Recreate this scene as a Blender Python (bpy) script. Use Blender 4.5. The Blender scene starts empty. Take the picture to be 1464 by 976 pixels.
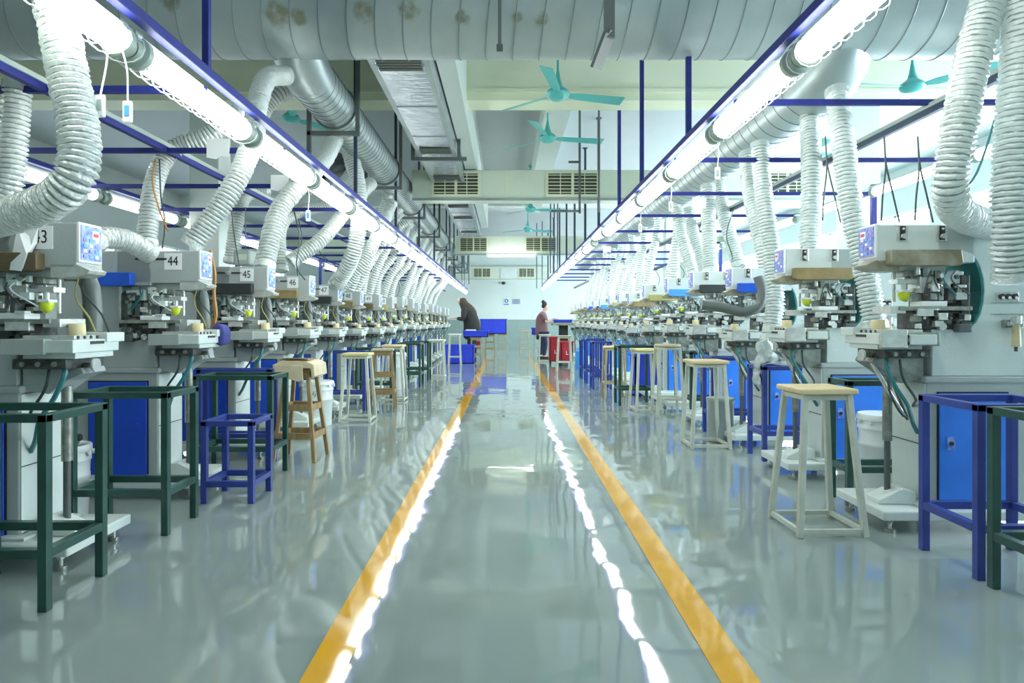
import bpy, bmesh, math, random
from mathutils import Vector, Matrix
random.seed(7)
D = bpy.data
SC = bpy.context.scene
COL = SC.collection
PI = math.pi
F, CX, CY, H = 930.0, 724.0, 460.0, 1.1

def P(px, py, Y):
    """a point at distance Y whose direction is known"""
    return Vector(((px - CX) * Y / F, Y, H - (py - CY) * Y / F))

# ------------------------------------------------------------------ materials
def nodes_of(m):
    m.use_nodes = True
    return m.node_tree.nodes, m.node_tree.links

def mat(name, col, rough=0.5, metal=0.0, noise=0.0, nscale=6.0, bump=0.0, bscale=40.0, col2=None,
        emit=None, estr=0.0, coat=0.0, spec=0.5, stretch=None, detail=3.0):
    m = D.materials.new(name)
    N, L = nodes_of(m)
    b = N['Principled BSDF']
    b.inputs['Base Color'].default_value = (*col, 1)
    b.inputs['Roughness'].default_value = rough
    b.inputs['Metallic'].default_value = metal
    b.inputs['Specular IOR Level'].default_value = spec
    b.inputs['Coat Weight'].default_value = coat
    if emit:
        b.inputs['Emission Color'].default_value = (*emit, 1)
        b.inputs['Emission Strength'].default_value = estr
    if noise > 0 or bump > 0:
        tc = N.new('ShaderNodeTexCoord')
        mp = N.new('ShaderNodeMapping')
        L.new(tc.outputs['Object'], mp.inputs['Vector'])
        if stretch: mp.inputs['Scale'].default_value = stretch
    if noise > 0:
        n = N.new('ShaderNodeTexNoise'); n.inputs['Scale'].default_value = nscale; n.inputs['Detail'].default_value = detail
        L.new(mp.outputs[0], n.inputs['Vector'])
        r = N.new('ShaderNodeValToRGB')
        r.color_ramp.elements[0].position = 0.35; r.color_ramp.elements[1].position = 0.65
        c2 = col2 if col2 else tuple(c * (1 - noise) for c in col)
        r.color_ramp.elements[0].color = (*c2, 1); r.color_ramp.elements[1].color = (*col, 1)
        L.new(n.outputs['Fac'], r.inputs['Fac']); L.new(r.outputs['Color'], b.inputs['Base Color'])
    if bump > 0:
        n2 = N.new('ShaderNodeTexNoise'); n2.inputs['Scale'].default_value = bscale
        L.new(mp.outputs[0], n2.inputs['Vector'])
        bp = N.new('ShaderNodeBump'); bp.inputs['Strength'].default_value = bump; bp.inputs['Distance'].default_value = 0.01
        L.new(n2.outputs['Fac'], bp.inputs['Height']); L.new(bp.outputs[0], b.inputs['Normal'])
    return m

M = {}
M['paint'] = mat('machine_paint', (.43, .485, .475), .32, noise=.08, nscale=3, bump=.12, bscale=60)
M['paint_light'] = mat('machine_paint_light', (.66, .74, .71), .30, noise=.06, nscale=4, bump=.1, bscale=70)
M['paint_white'] = mat('machine_paint_white', (.68, .76, .72), .3, noise=.06, nscale=6, bump=.08)
M['steel'] = mat('worn_steel', (.38, .41, .36), .35, .55, noise=.35, nscale=25, bump=.1)
M['bright_steel'] = mat('bright_steel', (.72, .75, .70), .25, .5, noise=.2, nscale=30)
M['greasy'] = mat('greasy_dark_steel', (.10, .11, .10), .4, .4, noise=.5, nscale=30, col2=(.03, .035, .03))
M['black'] = mat('black_plastic', (.018, .022, .022), .45)
M['dgrey'] = mat('dark_grey_plastic', (.10, .12, .12), .45)
M['gpipe'] = mat('grey_pipe', (.13, .155, .145), .4)
M['teal_in'] = mat('teal_lining', (.02, .26, .25), .35, noise=.2)
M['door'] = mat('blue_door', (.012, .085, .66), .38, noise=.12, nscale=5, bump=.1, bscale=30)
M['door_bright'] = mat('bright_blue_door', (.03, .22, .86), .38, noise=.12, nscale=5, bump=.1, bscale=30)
M['green'] = mat('dark_green_enamel', (.022, .085, .068), .32, noise=.25, nscale=8)
M['bframe'] = mat('blue_enamel', (.035, .065, .34), .32, noise=.2, nscale=8)
M['rail'] = mat('blue_rail_paint', (.015, .027, .24), .6, noise=.25, nscale=10)
M['rail_dark'] = mat('dark_rail_paint', (.03, .055, .10), .4, noise=.2)
M['stoolwhite'] = mat('cream_stool_paint', (.62, .66, .56), .4, noise=.12, nscale=12)
M['seat'] = mat('pale_plywood_seat', (.80, .66, .38), .45, noise=.15, nscale=5, stretch=(1, 8, 8))
M['seat2'] = mat('yellow_wood_seat', (.74, .66, .30), .45, noise=.15, nscale=5)
M['wood'] = mat('stool_wood', (.42, .29, .13), .5, noise=.3, nscale=7, stretch=(6, 6, 1))
M['wood_pale'] = mat('pale_stool_wood', (.52, .46, .30), .5, noise=.25, nscale=7, stretch=(6, 6, 1))
M['card'] = mat('cardboard', (.72, .62, .42), .7, noise=.12, nscale=10)
M['paper'] = mat('white_paper', (.86, .90, .90), .6)
M['ink'] = mat('black_ink', (.01, .012, .012), .6)
M['bucket'] = mat('white_plastic', (.78, .84, .83), .3, noise=.04)
M['lidgrey'] = mat('grey_green_lid', (.36, .44, .40), .5)
M['tray_ochre'] = mat('ochre_tray', (.36, .27, .12), .5, noise=.3, nscale=9)
M['tray_brown'] = mat('brown_tray', (.19, .14, .07), .5, noise=.35, nscale=12)
M['tray_metal'] = mat('stained_metal_tray', (.45, .44, .35), .4, .3, noise=.4, nscale=8, col2=(.22, .18, .10))
M['tray_dark'] = mat('black_tray', (.03, .038, .036), .4)
M['tray_blue'] = mat('blue_tray', (.02, .12, .72), .35, noise=.2)
M['tray_sky'] = mat('sky_blue_tray', (.08, .36, .88), .35)
M['tray_olive'] = mat('olive_tray', (.46, .42, .15), .45, noise=.15)
M['pad'] = mat('lime_silicone_pad', (.66, .80, .03), .3)
M['jig'] = mat('beige_jig', (.72, .62, .36), .5, noise=.1)
M['galv'] = mat('galvanised_sheet', (.36, .43, .42), .36, .45, noise=.14, nscale=3.0, bump=.04, bscale=8)
M['stain'] = mat('brown_stain', (.22, .22, .15), .5, .2, noise=.4, nscale=14)
M['seam'] = mat('duct_seam', (.20, .25, .25), .4, .4)
M['foil'] = mat('foil_insulation', (.62, .67, .72), .22, .8, noise=.2, nscale=4, bump=.8, bscale=6, stretch=(1, 4, 1))
M['fan'] = mat('teal_fan_enamel', (.10, .50, .47), .3)
M['holder'] = mat('lamp_holder', (.34, .42, .36), .4)
M['wirew'] = mat('white_wire', (.80, .85, .86), .4)
M['wireg'] = mat('dark_cable', (.035, .06, .06), .4)
M['wireteal'] = mat('teal_air_hose', (.03, .20, .21), .3)
M['wireor'] = mat('orange_cable', (.50, .24, .06), .5)
M['wirered'] = mat('red_cable', (.6, .08, .05), .4)
M['crate'] = mat('blue_crate', (.035, .075, .80), .35, noise=.1)
M['redc'] = mat('red_crate', (.50, .03, .045), .4, noise=.15)
M['cyanbox'] = mat('light_blue_plastic', (.05, .32, .85), .35)
M['duct_cream'] = mat('cream_duct', (.62, .70, .58), .4, noise=.06, nscale=3)
M['grille'] = mat('cream_grille', (.66, .70, .52), .45)
M['grille_in'] = mat('dark_grille_inside', (.05, .06, .035), .6)
M['ovr_metal'] = mat('reflector_white', (.80, .86, .86), .35)
M['black_cloth'] = mat('black_cloth', (.028, .032, .03), .85)
M['veil'] = mat('dark_brown_veil', (.055, .045, .032), .85)
M['skin'] = mat('skin', (.62, .40, .30), .55)
M['mauve'] = mat('mauve_shirt', (.22, .12, .13), .8)
M['trous'] = mat('navy_trousers', (.03, .04, .09), .85)
M['hair'] = mat('black_hair', (.012, .012, .012), .5)
M['shoe'] = mat('dark_shoe', (.03, .025, .03), .5)
M['navycloth'] = mat('navy_cloth', (.05, .06, .26), .8, noise=.2)
M['bluesign'] = mat('blue_sign', (.06, .16, .42), .5)
M['win_frame'] = mat('window_frame_paint', (.75, .80, .80), .4)
M['redbit'] = mat('red_decal', (.60, .06, .08), .4)
M['violet'] = mat('violet_decal', (.11, .11, .50), .35, noise=.5, nscale=60, col2=(.33, .36, .75))
M['blu2'] = mat('blue_decal', (.05, .13, .66), .3, noise=.6, nscale=35, col2=(.30, .42, .82))

# tube light
M['tube'] = mat('lit_tube', (1, 1, 1), .4, emit=(.97, 1.0, .95), estr=12.0)
M['tube_far'] = mat('lit_tube_second_row', (1, 1, 1), .4, emit=(.97, 1.0, .95), estr=5.0)

# hoses: white film over a wire
def hose_mat(name, col, trl):
    m = D.materials.new(name); N, L = nodes_of(m)
    b = N['Principled BSDF']; out = N['Material Output']
    b.inputs['Base Color'].default_value = (*col, 1); b.inputs['Roughness'].default_value = .2
    b.inputs['Metallic'].default_value = .3
    tc = N.new('ShaderNodeTexCoord'); n = N.new('ShaderNodeTexNoise'); n.inputs['Scale'].default_value = 34; n.inputs['Detail'].default_value = 4
    L.new(tc.outputs['Object'], n.inputs['Vector'])
    bp = N.new('ShaderNodeBump'); bp.inputs['Strength'].default_value = .9; bp.inputs['Distance'].default_value = .02
    L.new(n.outputs['Fac'], bp.inputs['Height']); L.new(bp.outputs[0], b.inputs['Normal'])
    t = N.new('ShaderNodeBsdfTranslucent'); t.inputs['Color'].default_value = (*col, 1)
    mx = N.new('ShaderNodeMixShader'); mx.inputs[0].default_value = trl
    L.new(b.outputs[0], mx.inputs[1]); L.new(t.outputs[0], mx.inputs[2]); L.new(mx.outputs[0], out.inputs['Surface'])
    return m
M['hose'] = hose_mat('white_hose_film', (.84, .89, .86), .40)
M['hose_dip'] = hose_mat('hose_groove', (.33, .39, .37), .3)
M['bag'] = hose_mat('clear_plastic_bag', (.75, .82, .80), .5)

def floor_mat():
    m = D.materials.new('epoxy_floor'); N, L = nodes_of(m); b = N['Principled BSDF']
    tc = N.new('ShaderNodeTexCoord')
    n = N.new('ShaderNodeTexNoise'); n.inputs['Scale'].default_value = .55; n.inputs['Detail'].default_value = 5
    L.new(tc.outputs['Object'], n.inputs['Vector'])
    r = N.new('ShaderNodeValToRGB'); r.color_ramp.elements[0].position = .35; r.color_ramp.elements[1].position = .68
    r.color_ramp.elements[0].color = (.26, .322, .305, 1); r.color_ramp.elements[1].color = (.33, .40, .375, 1)
    L.new(n.outputs['Fac'], r.inputs['Fac']); L.new(r.outputs['Color'], b.inputs['Base Color'])
    b.inputs['Roughness'].default_value = .06
    b.inputs['IOR'].default_value = 1.75
    mp = N.new('ShaderNodeMapping'); mp.inputs['Scale'].default_value = (1, 1, 1)
    L.new(tc.outputs['Object'], mp.inputs['Vector'])
    n2 = N.new('ShaderNodeTexNoise'); n2.inputs['Scale'].default_value = 1.9; n2.inputs['Detail'].default_value = 2.0; n2.inputs['Roughness'].default_value = .45
    L.new(mp.outputs[0], n2.inputs['Vector'])
    bp = N.new('ShaderNodeBump'); bp.inputs['Strength'].default_value = .30; bp.inputs['Distance'].default_value = .018
    L.new(n2.outputs['Fac'], bp.inputs['Height']); L.new(bp.outputs[0], b.inputs['Normal'])
    n3 = N.new('ShaderNodeTexNoise'); n3.inputs['Scale'].default_value = 1.1; n3.inputs['Detail'].default_value = 4
    L.new(tc.outputs['Object'], n3.inputs['Vector'])
    mr = N.new('ShaderNodeMapRange'); mr.inputs['To Min'].default_value = .01; mr.inputs['To Max'].default_value = .07
    L.new(n3.outputs['Fac'], mr.inputs['Value']); L.new(mr.outputs[0], b.inputs['Roughness'])
    return m
M['floor'] = floor_mat()
M['yellow'] = mat('yellow_line_paint', (.86, .45, .03), .05, noise=.12, nscale=3, bump=.06, bscale=4)
M['ceil'] = mat('ceiling_paint', (.46, .51, .51), .7, noise=.05, nscale=1)
M['beam'] = mat('cream_beam_paint', (.76, .82, .62), .6, noise=.03, nscale=2)
M['wall'] = mat('pale_wall_paint', (.66, .74, .70), .6, noise=.03, nscale=1)
M['wall_left'] = mat('grey_wall_paint', (.42, .485, .47), .6, noise=.04, nscale=1)
M['dado'] = mat('grey_green_dado', (.27, .37, .34), .4, noise=.06)
def glass():
    m = D.materials.new('window_glass'); N, L = nodes_of(m); out = N['Material Output']
    t = N.new('ShaderNodeBsdfTransparent'); t.inputs[0].default_value = (.95, .98, 1, 1)
    g = N.new('ShaderNodeBsdfGlossy'); g.inputs['Roughness'].default_value = .05
    mx = N.new('ShaderNodeMixShader'); mx.inputs[0].default_value = .06
    L.new(t.outputs[0], mx.inputs[1]); L.new(g.outputs[0], mx.inputs[2]); L.new(mx.outputs[0], out.inputs['Surface'])
    return m
M['glass'] = glass()

# ------------------------------------------------------------------ mesh builder
class MB:
    def __init__(s):
        s.bm = bmesh.new(); s.mats = []
    def mi(s, m):
        m = M[m] if isinstance(m, str) else m
        if m not in s.mats: s.mats.append(m)
        return s.mats.index(m)
    def _add(s, verts, faces, m, smooth=False, bevel=0.0):
        if bevel > 0:
            t = bmesh.new(); vs = [t.verts.new(v) for v in verts]
            for f in faces: t.faces.new([vs[i] for i in f])
            bmesh.ops.recalc_face_normals(t, faces=t.faces[:])
            bmesh.ops.bevel(t, geom=t.edges[:], offset=bevel, segments=2, profile=.5, affect='EDGES', clamp_overlap=True)
            t.verts.index_update()
            verts = [v.co.copy() for v in t.verts]; faces = [[v.index for v in f.verts] for f in t.faces]; t.free()
        k = s.mi(m)
        vs = [s.bm.verts.new(v) for v in verts]
        for f in faces:
            try:
                fc = s.bm.faces.new([vs[i] for i in f]); fc.material_index = k; fc.smooth = smooth
            except ValueError: pass
    def box(s, x0, x1, y0, y1, z0, z1, m, bevel=0.0):
        x0, x1 = sorted((x0, x1)); y0, y1 = sorted((y0, y1)); z0, z1 = sorted((z0, z1))
        v = [(x0,y0,z0),(x1,y0,z0),(x1,y1,z0),(x0,y1,z0),(x0,y0,z1),(x1,y0,z1),(x1,y1,z1),(x0,y1,z1)]
        f = [(0,3,2,1),(4,5,6,7),(0,1,5,4),(1,2,6,5),(2,3,7,6),(3,0,4,7)]
        s._add([Vector(a) for a in v], f, m, False, bevel)
    def bar(s, p, q, w, h, m, up=Vector((0,0,1)), bevel=0.0, w2=None, h2=None):
        p = Vector(p); q = Vector(q); d = (q - p).normalized()
        if abs(d.dot(up)) > .98: up = Vector((0,1,0))
        a = d.cross(up).normalized(); b = a.cross(d).normalized()
        w2 = w if w2 is None else w2; h2 = h if h2 is None else h2
        v = []
        for c, ww, hh in ((p, w, h), (q, w2, h2)):
            for sa, sb in ((-1,-1),(1,-1),(1,1),(-1,1)): v.append(c + a*sa*ww/2 + b*sb*hh/2)
        s._add(v, [(0,1,2,3),(4,7,6,5),(0,4,5,1),(1,5,6,2),(2,6,7,3),(3,7,4,0)], m, False, bevel)
    def prism(s, poly, fn, m, bevel=0.0):
        """poly of 2D points, fn(a,b,side)->Vector with side 0/1"""
        n = len(poly)
        v = [fn(a, b, 0) for a, b in poly] + [fn(a, b, 1) for a, b in poly]
        f = [list(range(n)), list(range(2*n-1, n-1, -1))] + [(i, (i+1) % n, n+(i+1) % n, n+i) for i in range(n)]
        s._add(v, f, m, False, bevel)
    def tube(s, path, r, m, n=10, caps=True, radii=None, mats=None):
        path = [Vector(p) for p in path]; k = len(path); rings = []
        d0 = (path[1]-path[0]).normalized()
        up = Vector((0,0,1)) if abs(d0.z) < .9 else Vector((0,1,0))
        a = d0.cross(up).normalized()
        mid = s.mi(m); vs = []
        for i in range(k):
            d = (path[min(i+1,k-1)] - path[max(i-1,0)])
            if d.length < 1e-9: d = d0
            d.normalize()
            a = (a - d*a.dot(d)).normalized(); b = d.cross(a)
            rr = radii[i] if radii else r
            vs.append([s.bm.verts.new(path[i] + (a*math.cos(2*PI*j/n) + b*math.sin(2*PI*j/n))*rr) for j in range(n)])
        for i in range(k-1):
            mm = s.mi(mats[i]) if mats else mid
            for j in range(n):
                fc = s.bm.faces.new((vs[i][j], vs[i][(j+1)%n], vs[i+1][(j+1)%n], vs[i+1][j])); fc.smooth = True; fc.material_index = mm
        if caps:
            for ring, fl in ((vs[0], True), (vs[-1], False)):
                fc = s.bm.faces.new(ring[::-1] if fl else ring); fc.material_index = mid
    def cyl(s, p, q, r, m, n=14, r2=None):
        """own cap loops keep the rim crisp"""
        s.tube([p, q], r, m, n, True, [r, r if r2 is None else r2])
    def lathe(s, c, prof, m, n=20, axis='z', mats=None):
        """prof: list of (r, z)"""
        c = Vector(c); vs = []
        for r, z in prof:
            ring = []
            for j in range(n):
                a = 2*PI*j/n; x, y = r*math.cos(a), r*math.sin(a)
                o = Vector((x, y, z)) if axis == 'z' else (Vector((z, x, y)) if axis == 'x' else Vector((x, z, y)))
                ring.append(s.bm.verts.new(c + o))
            vs.append(ring)
        for i in range(len(vs)-1):
            k = s.mi(mats[i]) if mats else s.mi(m)
            for j in range(n):
                fc = s.bm.faces.new((vs[i][j], vs[i][(j+1)%n], vs[i+1][(j+1)%n], vs[i+1][j])); fc.smooth = True; fc.material_index = k
        for ring, r in ((vs[0], prof[0][0]), (vs[-1], prof[-1][0])):
            if r > 1e-4:
                fc = s.bm.faces.new(ring); fc.material_index = s.mi(m)
    def build(s, name, parent=None, loc=None, sharp=True):
        bmesh.ops.recalc_face_normals(s.bm, faces=s.bm.faces[:])
        if sharp:
            for e in s.bm.edges:
                if len(e.link_faces) == 2 and e.calc_face_angle(0) > math.radians(50): e.smooth = False
        me = D.meshes.new(name); s.bm.to_mesh(me); s.bm.free()
        for m in s.mats: me.materials.append(m)
        o = D.objects.new(name, me); COL.objects.link(o)
        if parent: o.parent = parent
        if loc: o.location = loc
        return o

def empty(name, loc=(0,0,0), rz=0):
    o = D.objects.new(name, None); COL.objects.link(o); o.location = loc; o.rotation_euler[2] = rz
    o.empty_display_size = .1
    return o
def tag(o, label, cat, group=None, kind=None):
    o['label'] = label; o['category'] = cat
    if group: o['group'] = group
    if kind: o['kind'] = kind
    return o
def struct(o): o['kind'] = 'structure'; return o
def copy_tree(o, parent=None):
    c = o.copy(); COL.objects.link(c)
    if parent: c.parent = parent
    for ch in list(o.children): copy_tree(ch, c)
    return c
ORD = ['first','second','third','fourth','fifth','sixth','seventh','eighth','ninth','tenth','eleventh','twelfth','thirteenth','fourteenth',
       'fifteenth','sixteenth','seventeenth','eighteenth','nineteenth','twentieth','twenty-first','twenty-second']
def catmull(pts, step):
    pts = [Vector(p) for p in pts]
    pp = [pts[0]*2-pts[1]] + pts + [pts[-1]*2-pts[-2]]
    fine = []
    for i in range(1, len(pp)-2):
        for k in range(24):
            t = k/24
            a, b, c, d = pp[i-1], pp[i], pp[i+1], pp[i+2]
            fine.append(.5*((2*b) + (c-a)*t + (2*a-5*b+4*c-d)*t*t + (3*b-3*c+d-a)*t**3))
    fine.append(pts[-1])
    out = [fine[0]]; acc = 0
    for i in range(1, len(fine)):
        a = fine[i-1]; seg = (fine[i]-a).length
        if seg < 1e-9: continue
        while acc + seg >= step:
            t = (step-acc)/seg; a = a.lerp(fine[i], t); out.append(a.copy()); seg = (fine[i]-a).length; acc = 0
            if seg < 1e-9: break
        acc += seg
    out.append(fine[-1])
    return out
def wire(name, pts, r, m, parent=None, step=.03, n=6):
    b = MB(); b.tube(catmull(pts, step), r, m, n); return b.build(name, parent)
def text(name, body, size, m, parent, loc, rot, ext=.0006):
    c = D.curves.new(name, 'FONT'); c.body = body; c.size = size; c.align_x = 'CENTER'; c.align_y = 'CENTER'; c.extrude = ext
    c.materials.append(M[m]); c.resolution_u = 3
    t = D.objects.new(name, c); COL.objects.link(t)
    me = D.meshes.new_from_object(t.evaluated_get(bpy.context.evaluated_depsgraph_get()))
    D.objects.remove(t); me.name = name
    if not me.materials: me.materials.append(M[m])
    o = D.objects.new(name, me); COL.objects.link(o); o.parent = parent; o.location = loc; o.rotation_euler = rot
    return o

# ------------------------------------------------------------------ room shell
RX, RY0, RY1, RZ = 8.0, -2.5, 27.6, 4.2
b = MB(); b.box(-RX-.2, RX+.2, RY0-.2, RY1+.2, -.1, 0, 'floor'); struct(b.build('floor'))
b = MB(); b.box(-RX-.2, RX+.2, RY0-.2, RY1+.2, RZ, RZ+.1, 'ceil'); struct(b.build('ceiling'))
b = MB(); b.box(-RX, RX, RY1, RY1+.2, 0, RZ, 'wall'); struct(b.build('wall_back'))
b = MB(); b.box(-RX, RX, RY1-.012, RY1, 0, 1.2, 'dado'); struct(b.build('trim_1'))
b = MB(); b.box(-RX, RX, RY0-.2, RY0, 0, RZ, 'wall'); struct(b.build('wall_front'))
def side_wall(name, s, wins, z0, z1, m):
    b = MB(); x0, x1 = s*RX, s*(RX+.2)
    b.box(x0, x1, RY0, RY1, 0, z0, m); b.box(x0, x1, RY0, RY1, z1, RZ, m)
    y = RY0
    for a, c in wins:
        b.box(x0, x1, y, a, z0, z1, m); y = c
    b.box(x0, x1, y, RY1, z0, z1, m)
    struct(b.build(name))
right_wins = [(y, y+2.35) for y in [1.5+2.7*i for i in range(9)]]
left_wins = [(y, y+1.8) for y in (8.2, 11.6, 15.0, 18.4, 21.8)]
side_wall('wall_right', 1, right_wins, 1.1, 3.3, 'wall')
side_wall('wall_left', -1, left_wins, 1.6, 2.9, 'wall_left')
wn = 0
for s, wins, z0, z1 in ((1, right_wins, 1.1, 3.3), (-1, left_wins, 1.6, 2.9)):
    for a, c in wins:
        wn += 1
        b = MB(); x = s*(RX+.08); t = .05
        b.box(x-.03, x+.03, a, c, z0, z0+t, 'win_frame'); b.box(x-.03, x+.03, a, c, z1-t, z1, 'win_frame')
        for yy in (a, (a+c)/2-t/2, c-t): b.box(x-.03, x+.03, yy, yy+t, z0, z1, 'win_frame')
        b.box(x-.025, x+.025, a, c, z0+(z1-z0)*.68, z0+(z1-z0)*.68+.04, 'win_frame')
        w = b.build('window_%d' % wn); struct(w)
        b = MB(); b.box(x-.003, x+.003, a+t, c-t, z0+t, z1-t, 'glass'); b.build('glass_pane', w)
# beams
b = MB(); b.box(-RX, RX, 7.4, 7.75, 3.62, RZ, 'beam'); b.box(-RX, RX, 7.36, 7.40, 3.70, 3.74, 'beam'); struct(b.build('beam'))
b = MB(); b.box(-RX, RX, 16.0, 16.3, 3.95, RZ, 'wall'); struct(b.build('beam'))
b = MB(); b.box(-RX, RX, 24.0, 24.3, 3.7, RZ, 'beam'); struct(b.build('beam'))
b = MB(); b.box(-.62, -.45, 5.6, 15.9, 3.40, RZ, 'wall'); struct(b.build('beam'))
b = MB(); b.box(.50, .82, 7.75, 16.0, 3.78, RZ, 'wall'); struct(b.build('beam'))
for x, y in ((-3.45, 7.42), (4.1, 7.42), (-3.45, 16.0), (4.1, 16.0)):
    b = MB(); b.box(x-.17, x+.17, y, y+.33, 0, 3.62 if y < 10 else 3.95, 'wall', .01); struct(b.build('column'))
# painted lines
for i, (xa, xb) in enumerate(((-.632, -.508), (.655, .775))):
    b = MB(); b.box(xa, xb, RY0, 22.0, 0, .0022, 'yellow')
    o = struct(b.build('floor_line')); 

# ------------------------------------------------------------------ pad printing machines
def machine(s, zt, style):
    """s=-1 left row, +1 right row. u runs away from the aisle, v away from the camera"""
    r = empty('pad_printing_machine')
    T = lambda u, v, z: Vector((s*u, v, z))
    U = lambda u: s*u
    d = zt - 1.55
    # base
    b = MB(); b.box(U(-.03), U(.92), -.11, .38, .07, .12, 'paint_white', .008)
    b.box(U(.2), U(.92), -.05, .34, .12, .135, 'paint_light', .004); b.build('base_plate', r)
    for u, v in ((.03,-.06),(.03,.33),(.85,-.06),(.85,.33)):
        b = MB(); b.cyl(T(u,v,0.0), T(u,v,.018), .026, 'steel', 12); b.cyl(T(u,v,.018), T(u,v,.075), .009, 'bright_steel', 8)
        b.cyl(T(u,v,.05), T(u,v,.064), .018, 'steel', 6); b.build('levelling_foot', r)
    # pedal
    b = MB(); b.prism([(.0,.12),(.2,.12),(.2,.19),(.13,.205),(.0,.145)], lambda a,z,k: T(a+.02, .02+.13*k, z), 'paint_white', .006); b.build('foot_pedal', r)
    # cabinet and C-shaped casting
    b = MB(); b.box(U(.26), U(.9), 0, .3, .13, .79, 'paint', .006)
    b.box(U(.245), U(.91), -.012, .312, .775, .81, 'paint', .008)
    b.build('cabinet', r)
    b = MB(); b.box(U(.252), U(.262), .004, .296, .14, .77, 'paint_white')
    b.box(U(.248), U(.254), .004, .296, .44, .444, 'greasy'); b.build('front_cover', r)
    b = MB()
    if s < 0:
        poly = [(.9,.81),(.27,.81),(.27,.985+d),(.50,.985+d),(.50,1.33+d),(.30,1.33+d),(.30,zt),(.9,zt)]
    else:
        zb, zh = .99+d, 1.40+d
        arc = [(.47+.10*math.sin(a), (zb+zh)/2 - (zh-zb)/2*math.cos(a)) for a in [PI*i/10 for i in range(11)]]
        poly = [(.9,.81),(.29,.81),(.29,zb)] + arc + [(.32,zh),(.32,zt),(.9,zt)]
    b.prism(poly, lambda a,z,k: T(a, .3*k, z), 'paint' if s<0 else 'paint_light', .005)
    b.build('body_casting', r)
    # throat lining
    b = MB()
    if s < 0:
        b.box(U(.486), U(.499), .005, .29, .99+d, 1.325+d, 'teal_in'); b.box(U(.484), U(.50), -.006, .006, .985+d, 1.33+d, 'bright_steel')
    else:
        for i in range(10):
            p, q = arc[i], arc[i+1]
            b.prism([p, q, (q[0]-.012, q[1]), (p[0]-.012, p[1])], lambda a,z,k: T(a, .004+.288*k, z), 'teal_in')
    b.build('throat_lining', r)
    # head
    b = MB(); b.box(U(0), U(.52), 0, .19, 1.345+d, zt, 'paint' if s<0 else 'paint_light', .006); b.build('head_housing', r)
    # door
    b = MB()
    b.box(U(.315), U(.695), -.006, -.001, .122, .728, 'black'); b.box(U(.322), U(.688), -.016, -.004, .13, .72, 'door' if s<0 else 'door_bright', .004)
    dr = b.build('cabinet_door', r)
    b = MB(); b.box(U(.36), U(.40), -.020, -.015, .42, .49, 'blu2' if s > 0 else 'door'); b.cyl(T(.38,-.026,.455), T(.38,-.015,.455), .012, 'black' if s > 0 else 'door', 8); b.build('door_latch', dr)
    # control panel
    b = MB(); z0, z1 = 1.372+d, zt+.004
    b.box(U(-.014), U(.0), -.002, .162, z0, z1, 'paper', .003)
    b.box(U(-.018), U(-.013), .008, .152, z0+.012, z1-.012, 'blu2' if s<0 else 'violet')
    b.box(U(-.0195), U(-.017), .085, .135, z1-.07, z1-.03, 'paper'); b.box(U(-.021), U(-.019), .092, .128, z1-.058, z1-.042, 'redbit')
    for i in range(4):
        for j in range(3):
            b.box(U(-.021), U(-.0175), .02+.042*j, .044+.042*j, z0+.022+.025*i, z0+.036+.025*i, ('violet','tray_sky','paper')[(i*2+j)%3])
    b.build('control_panel', r)
    # nose
    b = MB(); b.prism([(.12,1.30+d),(.12,1.365+d),(-.005,1.36+d),(-.06,1.335+d),(-.05,1.318+d),(.0,1.303+d)], lambda a,z,k: T(a, .0+.13*k, z), 'bright_steel' if s < 0 else 'tray_metal', .003); b.build('nose_cover', r)
    # adjusters
    if s < 0:
        b = MB(); zc = 1.498+d
        b.box(U(.20), U(.285), -.004, 0, zc-.006, zc+.006, 'black'); b.box(U(.335), U(.40), -.004, 0, zc-.006, zc+.006, 'black')
        b.cyl(T(.31,0,zc), T(.31,-.018,zc), .017, 'bright_steel', 16); b.cyl(T(.31,-.018,zc), T(.31,-.024,zc), .008, 'steel', 10)
        b.build('stroke_adjuster', r)
    else:
        for uu in (.13, .34):
            b = MB(); b.box(U(uu-.03), U(uu+.03), -.005, 0, 1.46+d, 1.545+d, 'bright_steel', .002)
            b.box(U(uu-.014), U(uu+.014), -.012, -.004, 1.465+d, 1.54+d, 'black', .002)
            b.cyl(T(uu,-.012,1.485+d), T(uu,-.028,1.485+d), .014, 'bright_steel', 14); b.cyl(T(uu,-.012,1.525+d), T(uu,-.018,1.525+d), .006, 'paper', 8)
            b.build('stroke_adjuster', r)
    # ink tray
    tr, u0, u1 = style['tray'], style.get('u0', .08), style.get('u1', .47)
    b = MB(); za = 1.325+d
    b.prism([(u0,za+.085),(u0,za+.01),(u0+.02,za),(u1-.01,za),(u1+.01,za+.012),(u1,za+.085)], lambda a,z,k: T(a, -.06+.058*k, z), tr, .005)
    if style.get('band'):
        b.box(U(u1-.01), U(u1+.035), -.055, -.004, za, za+.075, 'black', .004)
    b.build('ink_tray', r)
    # pad carriage
    b = MB(); q = d
    b.box(U(.10), U(.40), .05, .16, 1.305+q, 1.345+q, 'paint_white', .004)
    b.box(U(.17), U(.36), .03, .17, 1.275+q, 1.305+q, 'steel', .003)
    b.box(U(.24), U(.33), .02, .15, 1.20+q, 1.275+q, 'bright_steel', .003)
    b.box(U(.13), U(.26), .04, .12, 1.235+q, 1.262+q, 'bright_steel', .003)
    for uu in (.14, .205, .36, .42): b.cyl(T(uu,.09,1.14+q), T(uu,.09,1.31+q), .009, 'bright_steel', 8)
    b.box(U(.34), U(.46), .0, .16, 1.235+q, 1.30+q, 'paint_light', .004)
    b.box(U(.38), U(.47), .03, .2, 1.13+q, 1.22+q, 'steel', .004)
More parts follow.
